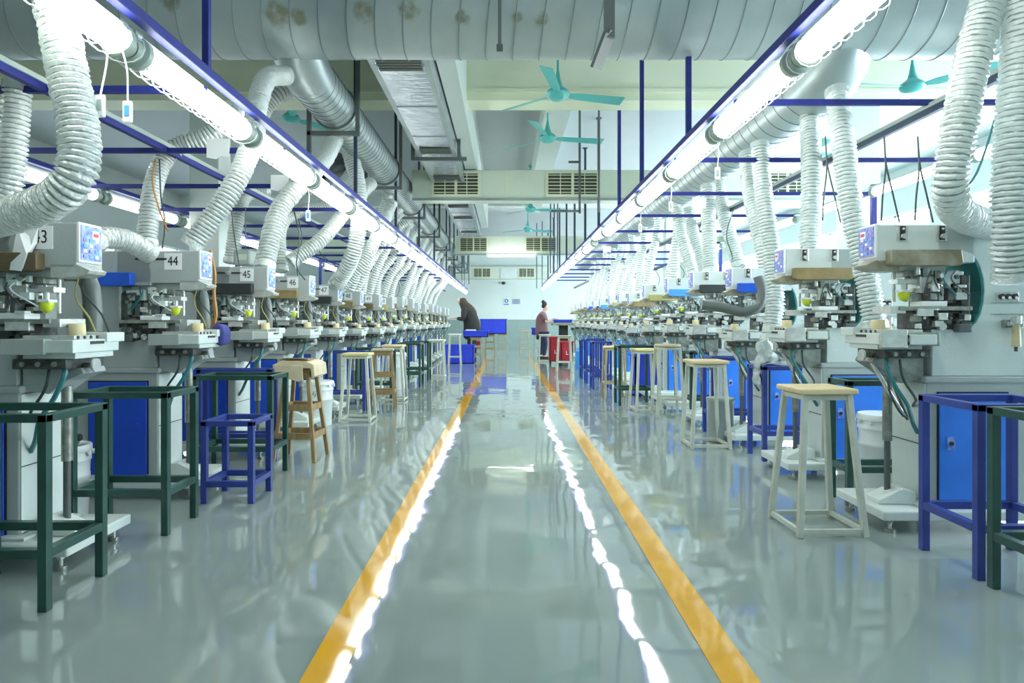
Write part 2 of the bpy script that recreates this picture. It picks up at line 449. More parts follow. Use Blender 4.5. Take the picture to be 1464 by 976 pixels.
    for i in range(4): b.box(U(.27+.05*i), U(.295+.05*i), -.01, .05, 1.145+q, 1.21+q+.01*(i%2), 'steel' if i%2 else 'dgrey', .002)
    b.cyl(T(.30,-.012,1.19+q), T(.30,.0,1.19+q), .012, 'dgrey', 10); b.cyl(T(.42,-.012,1.27+q), T(.42,.0,1.27+q), .012, 'dgrey', 10)
    b.box(U(.44), U(.485), -.01, .12, 1.0+q, 1.28+q, 'greasy', .003)
    b.box(U(.34), U(.484), .21, .285, 1.0+q, 1.31+q, 'greasy', .003)
    rg = random.Random(11 if s < 0 else 5)
    for i in range(34):
        uu, vv, zz = rg.uniform(.20,.45), rg.uniform(-.015,.09), rg.uniform(1.14,1.31)+q
        mm = rg.choice(['steel','bright_steel','paint_light','dgrey','greasy','paint_white','steel'])
        if i % 3: a_, b_, c_ = rg.uniform(.008,.03), rg.uniform(.008,.02), rg.uniform(.006,.025); b.box(U(uu-a_), U(uu+a_), vv-b_, vv+b_, zz-c_, zz+c_, mm, .002)
        else: b.cyl(T(uu,vv-.02,zz), T(uu,vv+.02,zz), rg.uniform(.006,.014), mm, 8)
    for i in range(4):
        u1_ = rg.uniform(.22,.42); b.tube(catmull([T(u1_,0,1.30+q), T(u1_+rg.uniform(-.06,.06),-.03,1.25+q), T(u1_+rg.uniform(-.08,.08),-.02,1.17+q)], .02), .004, rg.choice(['wireg','wireteal','wirew']), 5)
    b.build('pad_carriage', r)
    b = MB(); b.cyl(T(.17,.05,1.20+q), T(.17,.05,1.24+q), .014, 'bright_steel', 10)
    b.box(U(.14), U(.20), .02, .08, 1.19+q, 1.203+q, 'paper', .002); b.build('pad_holder', r)
    b = MB(); b.lathe(T(.17,.05,1.19+q), [(.029,0),(.030,-.012),(.026,-.028),(.018,-.042),(.0001,-.05)], 'pad', 14); b.build('silicone_pad', r)
    # ink plate
    b = MB(); b.box(U(.10), U(.485), -.03, .2, 1.09+q, 1.112+q, 'steel', .003)
    b.box(U(.19), U(.30), -.035, .0, 1.06+q, 1.10+q, 'bright_steel', .003); b.box(U(.06), U(.14), -.02, .16, 1.075+q, 1.115+q, 'bright_steel', .004)
    b.box(U(.22), U(.36), -.02, .08, 1.112+q, 1.14+q, 'paper', .004); b.build('ink_plate', r)
    b = MB(); b.box(U(.22), U(.484), .0, .2, .99+q, 1.09+q, 'greasy', .006)
    for i in range(4): b.cyl(T(.25+.06*i,-.018,1.03+q+.02*(i%2)), T(.25+.06*i,.0,1.03+q+.02*(i%2)), .016, 'steel' if i%2 else 'dgrey', 10)
    b.cyl(T(.33,-.03,1.005+q), T(.33,.0,1.005+q), .02, 'bright_steel', 12)
    b.box(U(.40), U(.47), -.05, -.0, .975+q, 1.02+q, 'dgrey', .006)
    for i in range(22):
        uu, zz = rg.uniform(.2,.47), rg.uniform(.995,1.085)+q
        mm = rg.choice(['steel','dgrey','black','bright_steel','greasy'])
        if i % 2: a_, c_ = rg.uniform(.008,.025), rg.uniform(.006,.02); b.box(U(uu-a_), U(uu+a_), -.02-rg.uniform(0,.02), .01, zz-c_, zz+c_, mm, .002)
        else: b.cyl(T(uu,-.03,zz), T(uu,.01,zz), rg.uniform(.006,.013), mm, 8)
    b.build('drive_linkage', r)
    # slide table
    e = .0 if s < 0 else .02
    b = MB()
    b.box(U(-.05), U(.24), -.10, .24, .962+e, 1.02+e, 'paint_white' if s<0 else 'paint_light', .004)
    b.box(U(.07), U(.26), -.112, .20, .955+e, 1.025+e, 'paint' if s<0 else 'steel', .003)
    b.box(U(-.03), U(.2), -.06, .12, 1.02+e, 1.04+e, 'bright_steel', .002)
    b.box(U(-.06), U(.10), .13, .27, 1.005+e, 1.05+e, 'paint_white' if s<0 else 'paint_light', .003)
    b.box(U(-.035), U(.2), -.06, .22, .935+e, .962+e, 'paint_white', .003)
    b.box(U(-.053), U(-.047), .02, .12, .998+e, 1.012+e, 'black')
    for i in range(4):
        b.cyl(T(-.034,-.035+.045*i,1.03+e), T(-.028,-.035+.045*i,1.03+e), .008, 'black', 8)
        if s > 0:
            b.cyl(T(.09+.045*i,-.1125,1.005+e), T(.09+.045*i,-.1165,1.005+e), .009, 'black', 8)
            b.cyl(T(.09+.045*i,-.1125,.97+e), T(.09+.045*i,-.1165,.97+e), .009, 'black', 8)
    if s > 0:
        b.box(U(-.045), U(.09), -.118, -.09, .945+e, 1.04+e, 'bright_steel', .004); b.box(U(.10), U(.235), -.125, -.10, .962+e, 1.015+e, 'paint_white', .004)
    b.build('slide_table', r)
    b = MB(); b.lathe(T(.03,.05,1.04+e), [(.035,0),(.036,.003),(.034,.048),(.030,.052),(.0001,.053)], 'jig', 14); b.build('jig', r)
    b = MB(); b.box(U(.0), U(.24), -.07, .2, .89+e, .935+e, 'greasy', .004)
    b.cyl(T(.03,.06,.90+e), T(-.045,.06,.90+e), .012, 'steel', 10); b.cyl(T(-.045,.06,.90+e), T(-.055,.06,.90+e), .032, 'bright_steel', 16)
    for i in range(3): b.cyl(T(.05+.07*i,-.07,.912+e), T(.05+.07*i,-.08,.912+e), .012, 'steel', 8)
    b.build('cross_slide', r)
    b = MB(); b.prism([(.26,.79),(.26,.89+e),(-.01,.89+e),(-.02,.865+e),(.06,.83),(.14,.77)], lambda a,z,k: T(a, .02+.17*k, z), 'paint' if s<0 else 'steel', .004)
    b.build('knee_bracket', r)
    b = MB(); b.cyl(T(.11,.1,.12), T(.11,.1,.84), .016, 'dgrey', 10); b.cyl(T(.11,.1,.45), T(.11,.1,.80), .024, 'steel', 12); b.build('lifting_screw', r)
    b = MB(); b.tube(catmull([T(.04,-.02,.92), T(.02,-.05,.86), T(.06,-.06,.76), T(.13,-.05,.66), T(.2,.02,.56), T(.25,.06,.5)], .03), .011, 'wireteal', 7)
    b.tube(catmull([T(.10,-.03,.90), T(.10,-.06,.80), T(.17,-.05,.70), T(.22,.04,.66), T(.25,.1,.64)], .03), .007, 'wireg', 6); b.build('air_hose', r)
    if s < 0:
        b = MB(); b.tube(catmull([T(.30,.24,1.335+d), T(.16,.25,1.34), T(.10,.25,1.28), T(.085,.25,1.15), T(.085,.25,1.055)], .03), .042, 'gpipe', 12); b.build('suction_pipe', r)
        b = MB(); b.tube(catmull([T(.02,.1,1.34), T(.05,.12,1.25), T(.0,.18,1.14), T(-.02,.21,1.05)], .04), .005, 'wireg', 5)
        b.tube(catmull([T(.06,.12,1.34), T(.09,.13,1.22), T(.05,.17,1.12), T(.04,.2,1.05)], .04), .005, 'tray_olive', 5); b.build('cable', r)
    else:
        b = MB()
        b.box(U(.63), U(.75), -.006, 0, 1.21, 1.26, 'bright_steel', .002)
        for i in range(3): b.cyl(T(.655+.035*i,-.005,1.235), T(.655+.035*i,-.018,1.235), .015, 'black', 12); b.cyl(T(.655+.035*i,-.018,1.228), T(.655+.035*i,-.023,1.228), .008, 'paper', 8)
        b.build('button_row', r)
        b = MB(); b.box(U(.60), U(.87), -.004, 0, 1.20, 1.203, 'steel'); b.box(U(.60), U(.86), -.004, 0, 1.18-.04, 1.183-.04, 'steel')
        b.cyl(T(.70,-.05,1.09), T(.70,-.05,1.13), .026, 'bright_steel', 14); b.cyl(T(.70,-.05,.97), T(.70,-.05,1.09), .023, 'jig', 14, .018)
        b.cyl(T(.66,-.05,1.09), T(.80,-.05,1.09), .012, 'bright_steel', 10); b.cyl(T(.745,-.07,1.095), T(.745,-.04,1.095), .027, 'paper', 16)
        b.cyl(T(.70,-.05,.945), T(.70,-.05,.97), .009, 'dgrey', 8); b.box(U(.66), U(.76), -.03, 0, 1.07, 1.11, 'steel', .003)
        b.build('air_regulator', r)
        b = MB(); b.cyl(T(-.01,.06,.90), T(.13,-.02,.60), .011, 'bright_steel', 10); b.cyl(T(.08,.06,.86), T(.15,-.02,.58), .009, 'dgrey', 8)
        b.tube(catmull([T(.06,.0,.86), T(.05,-.02,.74), T(.09,-.04,.63), T(.14,-.03,.59)], .03), .006, 'wireg', 6)
        b.build('crank_rod', r)
    return r

LX, LY, LP = -1.95, 2.95, 1.17
RXM, RYM, RPM = 1.98, 3.47, 1.14
lstyles = [dict(tray='tray_brown', u0=.14, u1=.56), dict(tray='tray_blue', u0=.40, u1=.60), dict(tray='tray_dark', u0=.10, u1=.52, band=1),
           dict(tray='tray_ochre', u0=.10, u1=.5, band=1), dict(tray='tray_dark', u0=.06, u1=.44), dict(tray='tray_ochre'), dict(tray='tray_brown'), dict(tray='tray_olive')]
rstyles = [dict(tray='tray_metal', u0=.04, u1=.41), dict(tray='tray_ochre', u0=.04, u1=.44), dict(tray='tray_blue', u0=.03, u1=.42), dict(tray='tray_dark', u0=.05, u1=.4),
           dict(tray='tray_sky', u0=.0, u1=.36), dict(tray='tray_olive', u0=.05, u1=.43)]
tray_word = {'tray_brown':'brown tray', 'tray_blue':'blue tray', 'tray_dark':'black tray', 'tray_ochre':'ochre tray', 'tray_olive':'olive tray',
             'tray_metal':'stained metal tray', 'tray_sky':'sky blue tray'}
def variant(src, style, s, d):
    """a copy of a machine whose tray differs"""
    c = copy_tree(src)
    for ch in list(c.children):
        if ch.name.startswith('ink_tray'):
            D.objects.remove(ch)
    U = lambda u: s*u
    tr, u0, u1 = style['tray'], style.get('u0', .08), style.get('u1', .47)
    b = MB(); za = 1.325+d
    b.prism([(u0,za+.085),(u0,za+.01),(u0+.02,za),(u1-.01,za),(u1+.01,za+.012),(u1,za+.085)], lambda a,z,k: Vector((s*a, -.06+.058*k, z)), tr, .005)
    if style.get('band'): b.box(U(u1-.01), U(u1+.035), -.055, -.004, za, za+.075, 'black', .004)
    b.build('ink_tray', c)
    return c
protoL = machine(-1, 1.55, lstyles[0]); protoR = machine(1, 1.62, rstyles[0])
seenL = {}; 
for i in range(17):
    k = i if i < 8 else 3 + (i*5) % 5
    o = protoL if i == 0 else (variant(seenL.get(0, protoL), lstyles[k], -1, 0) if k not in seenL else copy_tree(seenL[k]))
    if k not in seenL: seenL[k] = o
    machines_L = None
    o.location = (LX, LY + LP*i, 0)
    if i > 2: o.location.x += random.uniform(-.035,.035); o.rotation_euler[2] = random.uniform(-.03,.03); o.scale = (1, 1, random.uniform(.975,1.02))
    seenL.setdefault(k, o)
    if i < 6:
        lab = 'grey pad printer with number card %d and %s' % (43+i, tray_word[lstyles[k]['tray']]) if i else 'grey pad printer with half covered number card, nearest in the carded row'
    else:
        lab = 'grey pad printer with %s, %s from the camera in the carded row' % (tray_word[lstyles[k]['tray']], ORD[i])
    tag(o, lab, 'machine', 'pad printers in the row with number cards')
LM = [o for o in D.objects if o.get('group') == 'pad printers in the row with number cards']
for o in LM:
    i = round((o.location.y - LY)/LP)
    b = MB(); b.box(-.215, -.105, -.004, -.001, 1.43, 1.535, 'paper'); c = b.build('number_card', o)
    text('number', str(43+i), .085, 'ink', c, (-.16, -.005, 1.483), (PI/2, 0, 0)).scale = (.8, 1, 1)
for ch in [o for o in LM if abs(o.location.y-LY) < .01]:
    b = MB(); pts = [(-.165,1.535),(-.26,1.53),(-.265,1.44),(-.25,1.33),(-.2,1.325),(-.175,1.40),(-.17,1.46)]
    b.prism(pts, lambda a,z,k: Vector((a, -.07+.003*k if z < 1.42 else -.012+.003*k, z)), 'paper'); b.build('paper_flap', ch)
seenR = {}
for i in range(15):
    k = i if i < 6 else (i*5+1) % 6
    o = protoR if i == 0 else (variant(protoR, rstyles[k], 1, .07) if k not in seenR else copy_tree(seenR[k]))
    seenR.setdefault(k, o)
    o.location = (RXM, RYM + RPM*i, 0)
    if i > 1: o.location.x += random.uniform(-.03,.04); o.rotation_euler[2] = random.uniform(-.03,.03); o.scale = (1, 1, random.uniform(.96,1.015))
    tag(o, 'pale green pad printer with %s, %s from the camera in the window-side row' % (tray_word[rstyles[k]['tray']], ORD[i]), 'machine', 'pad printers in the row by the windows')

# ------------------------------------------------------------------ welded tables, stools
def frame_table(x0, x1, y0, y1, h, m, label, shelf=.2, back_dark=False, t=.036, cat='table', group='open steel frame tables', top_only=False):
    r = empty('frame_table', ((x0+x1)/2, (y0+y1)/2, 0)); w, dp = (x1-x0)/2, (y1-y0)/2
    for sx in (-1, 1):
        for sy in (-1, 1):
            b = MB(); cx, cy = sx*(w-t/2), sy*(dp-t/2)
            b.box(cx-t/2, cx+t/2, cy-t/2, cy+t/2, 0, h-.002, m, .003); b.build('leg', r)
    def ring(z, name):
        b = MB()
        b.box(-w+t, w-t, -dp, -dp+t, z-t, z, m, .003); b.box(-w+t, w-t, dp-t, dp, z-t, z, m, .003)
        b.box(-w, -w+t, -dp+t, dp-t, z-t, z, m, .003); b.box(w-t, w, -dp+t, dp-t, z-t, z, m, .003); b.build(name, r)
    b = MB(); z = h
    b.box(-w, w, -dp, -dp+t, z-t*.9, z, m, .003); b.box(-w, w, dp-t, dp, z-t*.9, z, m, .003)
    b.box(-w, -w+t, -dp+t, dp-t, z-t*.9, z, m, .003); b.box(w-t, w, -dp+t, dp-t, z-t*.9, z, m, .003); b.build('top_frame', r)
    ring(shelf+t, 'lower_frame')
    return tag(r, label, cat, group)
frame_table(-2.24, -1.74, 2.46, 2.84, .75, 'green', 'dark green steel frame table, nearest on the carded-row side')
frame_table(-2.26, -1.74, 3.34, 3.68, .738, 'green', 'dark green frame table in front of the printer with card 44')
frame_table(-2.18, -1.62, 4.50, 4.84, .728, 'green', 'dark green frame table standing behind the small blue table')
frame_table(-2.40, -1.82, 5.03, 5.18, .735, 'bframe', 'narrow blue frame table behind the green one beside the paper-wrapped stool')
frame_table(-1.85, -1.53, 3.93, 4.26, .50, 'bframe', 'small low blue frame table between the green tables', shelf=.10)
frame_table(-2.3, -1.75, 8.06, 8.3, .74, 'bframe', 'blue frame table behind the first white stool of the carded row')
frame_table(-2.15, -1.62, 9.22, 9.55, .73, 'green', 'dark green frame table behind the pale wooden stool')
frame_table(-1.90, -1.45, 11.0, 11.45, .74, 'green', 'dark green frame table beside the far white stools of the carded row')
frame_table(-1.90, -1.45, 12.15, 12.55, .74, 'green', 'farther dark green table in front of the last white stools')
frame_table(2.0, 2.46, 2.76, 3.16, .75, 'bframe', 'blue steel frame table in front of the nearest window-side printer')
frame_table(2.0, 2.5, 2.26, 2.71, .75, 'green', 'dark green frame table cut by the frame, nearest on the window side')
frame_table(2.03, 2.5, 3.87, 4.11, .75, 'green', 'dark green frame table behind the nearest cream stool')
frame_table(2.02, 2.45, 5.12, 5.46, .75, 'bframe', 'blue frame table with a plastic bag and white tub on it')
frame_table(1.97, 2.4, 6.24, 6.55, .76, 'bframe', 'blue frame table behind the second cream stool of the window side')
frame_table(2.09, 2.45, 7.4, 7.75, .76, 'green', 'green frame table behind the round-seated tall stool')
frame_table(1.47, 1.93, 8.52, 8.9, .79, 'green', 'dark green frame table behind the yellow-seated white stool')
frame_table(1.40, 1.72, 10.6, 10.95, .78, 'bframe', 'blue frame table, nearer one of the far pair')
frame_table(1.42, 1.75, 11.6, 11.95, .80, 'bframe', 'blue frame table, farther one of the far pair')
frame_table(1.45, 1.8, 12.6, 12.95, .76, 'bframe', 'blue frame table in front of the red crates')

def stool(x, y, h, bw, sw, leg, seat, label, style='metal', rz=0.0, round_seat=False):
    r = empty('stool', (x, y, 0), rz); hb, hs = bw/2, sw/2*.86; t = .03
    zt = h-.03
    for sx in (-1, 1):
        for sy in (-1, 1):
            b = MB(); b.bar((sx*(hb-t/2), sy*(hb-t/2), 0), (sx*(hs-t/2), sy*(hs-t/2), zt-.001), t, t, leg, bevel=.003); b.build('leg', r)
    def ringat(z, name, hh=.025, th=.022):
        f = (hb-t/2) + (hs-hb)*z/zt
        b = MB()
        for sg in (-1, 1):
            b.bar((-f, sg*f, z), (f, sg*f, z), th, hh, leg, bevel=.002); b.bar((sg*f, -f, z), (sg*f, f, z), th, hh, leg, bevel=.002)
        b.build(name, r)
    if style == 'metal':
        ringat(.03, 'foot_ring'); ringat(zt-.018, 'apron')
    elif style == 'mid':
        ringat(.22, 'foot_ring'); ringat(zt-.018, 'apron')
    else:
        ringat(.20, 'foot_ring', .05); ringat(.42, 'stretcher', .05); ringat(zt-.03, 'apron', .05)
    b = MB()
    if round_seat: b.lathe((0,0,zt), [(.0001,0),(sw/2-.01,0),(sw/2,.008),(sw/2,.025),(sw/2-.008,.032),(.0001,.033)], seat, 28)
    else: b.box(-sw/2, sw/2, -sw/2, sw/2, zt, h, seat, .008)
    b.build('seat', r)
    return tag(r, label, 'stool', 'workshop stools along the aisle')
stool(1.66, 3.49, .755, .37, .30, 'stoolwhite', 'seat', 'cream metal stool with pale plywood seat, nearest stool of all', rz=.03)
stool(1.765, 5.77, .765, .36, .32, 'stoolwhite', 'seat', 'cream metal stool with thin plywood seat beside the blue table with the bag')
stool(1.87, 7.55, .84, .34, .30, 'stoolwhite', 'wood_pale', 'tall cream stool with worn brown round seat', round_seat=True, style='mid')
stool(1.72, 8.08, .77, .34, .30, 'stoolwhite', 'seat2', 'white metal stool with yellow seat on the window side', rz=.1)
stool(1.56, 9.45, .75, .34, .32, 'wood_pale', 'seat', 'pale wooden stool with round seat behind the green table', round_seat=True, style='mid')
stool(-1.66, 5.26, .735, .36, .24, 'wood', 'wood', 'brown wooden stool with seat wrapped in cardboard', style='wood', rz=-.05)
stool(-1.66, 7.28, .755, .36, .30, 'stoolwhite', 'seat2', 'white metal stool with yellow-green seat beside the white bucket')
stool(-1.60, 8.42, .755, .36, .28, 'wood', 'wood_pale', 'brown wooden stool between two white stools of the carded row', style='wood', rz=.12)
stool(-1.58, 9.12, .78, .36, .30, 'stoolwhite', 'seat', 'white stool with thick pale seat behind the brown wooden stool')
stool(-1.38, 12.95, .75, .34, .32, 'stoolwhite', 'paint_white', 'pale stool in front of the big blue tote')
stool(-1.30, 16.4, .80, .34, .32, 'stoolwhite', 'paint_white', 'thin pale stool standing against the big blue tote', style='mid')
stool(1.27, 14.3, .80, .36, .32, 'stoolwhite', 'wood_pale', 'cream stool in front of the red crates', style='mid')
stool(1.05, 17.9, .76, .34, .32, 'stoolwhite', 'paint_white', 'cream stool beside the red crates near the seated worker')
stool(.62, 22.2, .80, .34, .32, 'wood_pale', 'wood_pale', 'wooden stool near the back wall beside the worker in mauve', style='wood')
stool(-.12, 21.9, .70, .34, .32, 'wood_pale', 'wood_pale', 'wooden stool under the blue bin by the back wall, aisle side', style='wood')
stool(-.55, 21.9, .70, .34, .32, 'wood', 'wood', 'wooden stool under the blue bin by the back wall, row side', style='wood')
stool(-.84, 18.02, .68, .34, .32, 'wood_pale', 'wood_pale', 'wooden stool carrying the blue tray beside the veiled worker', style='wood')
stool(1.02, 20.4, .70, .34, .32, 'stoolwhite', 'paint_white', 'stool carrying the blue tub beside the worker in mauve', style='mid')
# cardboard wrap folded over a stool
r = empty('cardboard_cover', (-1.66, 5.26, .735), -.05)
b = MB(); b.prism([(-.17,-.07),(-.165,.03),(-.10,.06),(.10,.055),(.155,.03),(.165,-.06),(.14,-.075),(.13,.0),(-.13,.0),(-.15,-.08)], lambda a,z,k: Vector((a, -.15+.3*k, z)), 'card', .005); b.build('folded_sheet', r)
b = MB(); b.prism([(-.165,.03),(.07,.025),(.075,-.09),(.04,-.105),(-.165,-.045)], lambda a,z,k: Vector((a, -.168+.014*k, z)), 'card', .003); b.build('hanging_flap', r)
b = MB(); b.box(-.13, .10, -.12, .05, .062, .07, 'wood', .003); b.box(-.1, .08, -.14, -.06, .07, .078, 'tray_brown', .002); b.build('loose_strip', r)
tag(r, 'pale cardboard sheet folded over the seat of the brown wooden stool', 'cardboard')

# ------------------------------------------------------------------ buckets, tubs
def bucket(x, y, z, rad, h, label, scribble=True):
    r = empty('plastic_bucket', (x, y, z))
    b = MB(); k = rad
    b.lathe((0,0,0), [(.0001,0),(k*.86,0),(k*.88,.01),(k*.93,h*.55),(k*.96,h*.56),(k*.96,h*.6),(k*.94,h*.61),(k*.96,h*.78),(k*1.0,h*.785),(k*1.0,h*.82),(k*.97,h*.83),(k*.98,h*.92)], 'bucket', 28); b.build('body', r)
    b = MB(); b.lathe((0,0,h*.9), [(k*1.0,0),(k*1.03,.004),(k*1.03,.03),(k*.98,.04),(k*.93,.034),(.0001,.034)], 'bucket', 28)
    for i in range(12):
        a = 2*PI*i/12; c = Vector((math.cos(a)*k*1.02, math.sin(a)*k*1.02, h*.88)); b.cyl(c, c+Vector((math.cos(a), math.sin(a), 0))*.012, .014, 'bucket', 8)
    b.build('lid', r)
    if scribble:
        b = MB()
        for j in range(7):
            a = -PI/2 - .35 + .12*j; rr = k*.955
            p = Vector((math.cos(a)*rr, math.sin(a)*rr, h*(.66 + .04*(j%2)))); q = Vector((math.cos(a+.05)*rr, math.sin(a+.05)*rr, h*(.76 - .03*(j%3))))
            b.tube([p, q], .004, 'ink', 5)
        b.build('handwriting', r)
    return tag(r, label, 'bucket', 'white plastic buckets')
bucket(2.52, 4.33, 0, .165, .50, 'white lidded bucket behind the green table on the window side', False)
bucket(-2.02, 6.95, 0, .17, .48, 'white bucket with dark handwriting behind the paper-wrapped stool')
bucket(-2.46, 3.62, 0, .13, .42, 'small white bucket between the two nearest carded printers', False)
b = MB(); b.lathe((0,0,0), [(.07,0),(.075,.03),(.05,.05),(.03,.09),(.0001,.1)], 'dgrey', 14); b.cyl((-.05,0,.03), (.09,0,.04), .02, 'black', 8)
o = b.build('spray_pump', None, (-2.46, 3.62, .418)); tag(o, 'dark pump head lying on the small white bucket', 'pump')
bucket(-1.80, 10.68, 0, .15, .62, 'tall white bucket behind the wooden stools of the carded row', False)
# tub + bag on the blue table
r = empty('plastic_tub', (2.30, 5.29, .75))
b = MB(); 
for i in range(3):
    b.box(-.11+.0*i, .11, -.10, .10, .001+.045*i, .042+.045*i, 'bucket', .01)
b.box(-.12, .12, -.11, .11, .13, .145, 'bucket', .005); b.build('body', r)
tag(r, 'white ribbed plastic tub on the blue frame table', 'tub')
b = MB()
path = [(2.06,5.22,.60),(2.065,5.22,.66),(2.07,5.22,.765),(2.10,5.22,.80),(2.09,5.22,.87),(2.06,5.22,.92),(2.05,5.22,.95)]
b.tube(catmull(path, .02), .08, 'bag', 16, True, None)
o = b.build('plastic_bag')
for v in o.data.vertices:
    n = math.sin(v.co.x*90+v.co.z*60)*.008 + math.sin(v.co.y*120+v.co.z*35)*.008
    f = 1.0 - .35*max(0, min(1, (v.co.z-.8)/.15))
    v.co.x = 2.07 + (v.co.x-2.07)*f + n; v.co.y = 5.22 + (v.co.y-5.22)*f*.9 + n
    if v.co.z < .77: v.co.x = min(v.co.x, 2.015); v.co.y = v.co.y
tag(o, 'crumpled clear plastic bag slumped over the blue table edge', 'bag')
# grey metal drum
r = empty('metal_can', (1.98, 6.02, 0))
b = MB(); b.lathe((0,0,0), [(.12,0),(.125,.01),(.12,.02),(.12,.36),(.126,.37),(.12,.38)], 'galv', 24); b.build('body', r)
b = MB(); b.lathe((0,0,.38), [(.128,0),(.128,.02),(.0001,.025)], 'lidgrey', 24); b.build('lid', r)
tag(r, 'ribbed metal can with green-grey lid behind the second cream stool', 'can')
# cloth on slide
b = MB(); b.prism([(0,.0),(.01,.05),(.04,.075),(.075,.06),(.09,.01),(.085,-.07),(.06,-.085),(.03,-.06)], lambda a,z,k: Vector((-1.955+a+.012*k, 4.29+.10*k, 1.02+z*(1-.15*k))), 'navycloth', .014)
tag(b.build('cleaning_cloth'), 'navy cleaning cloth hung over the slide of printer 44', 'cloth')

# ------------------------------------------------------------------ tube lights
def lamp(x, y0, y1, z0, z1, label, group, mt='tube', rad=.058):
    r = empty('tube_light', (x, (y0+y1)/2, (z0+z1)/2)); L2 = (y1-y0)/2; dz = (z1-z0)/2
    g = .085
    b = MB(); b.tube([(0,-L2+g,-dz*.92),(0,L2-g,dz*.92)], rad, mt, 16); b.build('glowing_tube', r)
    b = MB()
    b.bar((0,-L2+.02,-dz+.052), (0,L2-.02,dz+.052), .07, .02, 'ovr_metal'); b.build('reflector', r)
    for sg in (-1, 1):
        b = MB(); b.lathe((0, sg*(L2-.055), sg*dz), [(.0001,-.04),(rad+.006,-.04),(rad+.012,-.03),(rad+.012,.005),(rad-.006,.015),(rad-.012,.05),(.0001,.052)] if sg > 0 else [(.0001,-.052),(rad-.012,-.05),(rad-.006,-.015),(rad+.012,-.005),(rad+.012,.03),(rad+.006,.04),(.0001,.04)], 'holder', 18, axis='y')
        b.box(-.022, .022, sg*(L2-.055)-.03, sg*(L2-.055)+.03, sg*dz+.03, sg*dz+.085, 'holder', .004); b.build('end_cap', r)
    return tag(r, label, 'light', group)
LLX, LLZ, RLX, RLZ = -1.60, 2.26, 1.47, 2.42
for i in range(19):
    y0 = 1.47+1.275*i
    lamp(LLX, y0, y0+1.275, LLZ, LLZ, 'lit tube lamp over the carded row, %s from the camera' % ORD[i], 'tube lamps above the carded row')
for i in range(19):
    y0 = 1.99+1.265*i
    t = .09 if i == 6 else 0
    lamp(RLX, y0, y0+1.265, RLZ, RLZ+t, 'lit tube lamp over the window-side row, %s from the camera' % ORD[i], 'tube lamps above the window-side row')
for i in range(9):
    y0 = 3.2+1.45*i
    lamp(-3.80, y0, y0+1.42, 2.27, 2.27, 'lit tube lamp by the grey wall, %s from the camera' % ORD[i], 'tube lamps by the grey side wall', 'tube_far', .05)
for i in range(7):
    y0 = 4.0+1.45*i
    lamp(3.75, y0, y0+1.25, 2.42, 2.42, 'lit tube lamp near the windows, %s from the camera' % ORD[i], 'tube lamps near the windows', 'tube_far', .04)
# coiled white cable around each lamp row
def coil(x, z, y0, y1, rad, pitch, label):
    b = MB(); n = int((y1-y0)/pitch*12)
    pts = [Vector((x + rad*math.cos(2*PI*i/12), y0+(y1-y0)*i/n, z - .012 + rad*.85*math.sin(2*PI*i/12))) for i in range(n+1)]
    b.tube(pts, .0028, 'wirew', 4); tag(b.build('coiled_cable'), label, 'cable', 'coiled cables around the lamps')
coil(LLX, LLZ, 1.6, 14, .078, .095, 'thin white cable coiled round the lamps of the carded row')
coil(RLX, RLZ, 2.05, 9.5, .078, .095, 'thin white cable coiled round the lamps of the window-side row')
# pull switches
def pull(x, y, z, ln, m, label, sway=.0):
    r = empty('pull_switch', (x, y, z))
    b = MB(); b.tube(catmull([(0,0,0),(.008+sway*.5,0,-ln*.4),(sway,0,-ln)], .03), .004, 'wirew', 6); b.build('cord', r)
    b = MB(); b.box(sway-.02, sway+.02, -.008, .008, -ln-.09, -ln, 'paper', .008)
    b.box(sway-.010, sway+.010, -.011, -.007, -ln-.065, -ln-.02, m, .002); b.build('switch_body', r)
    tag(r, label, 'switch', 'pull switches hanging from the lamps')
pull(-1.58, 2.58, 2.19, .19, 'lidgrey', 'white pull switch with grey button hanging from nearest lamps', -.03)
pull(-1.545, 2.62, 2.19, .20, 'tray_sky', 'white pull switch with blue button hanging from nearest lamps', .02)
pull(-1.60, 5.25, 2.18, .18, 'tray_sky', 'pull switch with blue button near card 45 printer lamps')
pull(-1.60, 7.8, 2.18, .2, 'lidgrey', 'pull switch hanging at the fifth lamp of the carded row')
pull(1.46, 4.5, 2.34, .17, 'lidgrey', 'pull switch on the window-side lamps, nearest one')
pull(1.46, 5.78, 2.34, .17, 'lidgrey', 'pull switch on the window-side lamps, second one')
pull(1.46, 7.1, 2.34, .17, 'lidgrey', 'pull switch on the window-side lamps, third one')
# rails over the rows
def rail(x, z, y0, y1, w, m, name, label, conduit=False):
    r = empty(name, (x, (y0+y1)/2, z)); k = (y1-y0)/2
    b = MB(); b.box(-w/2, w/2, -k, k, -w/2, w/2, m, .004); b.build('beam_tube', r)
    if conduit:
        b = MB(); b.box(-.022, .022, -k, k, w/2, w/2+.03, 'lidgrey', .004); b.build('cable_trunking', r)
    tag(r, label, 'rail', 'long rails above the machines')
rail(-1.53, 2.37, 1.0, 25.5, .048, 'rail', 'lamp_rail', 'long blue lamp rail above the carded row')
rail(1.405, 2.52, 1.0, 25.5, .048, 'rail', 'lamp_rail', 'long blue lamp rail above the window-side row')
rail(-2.40, 2.31, 2.4, 25.5, .04, 'rail', 'trunking_rail', 'blue rail with cream cable trunking over the carded printers', True)
rail(2.66, 2.42, 2.4, 25.5, .04, 'rail_dark', 'trunking_rail', 'dark rail with cream cable trunking over the window-side printers', True)
rail(-3.72, 2.36, 2.4, 18, .04, 'rail', 'lamp_rail', 'blue lamp rail by the grey side wall')
rail(3.95, 2.50, 2.4, 18, .04, 'rail_dark', 'lamp_rail', 'dark lamp rail near the windows', True)
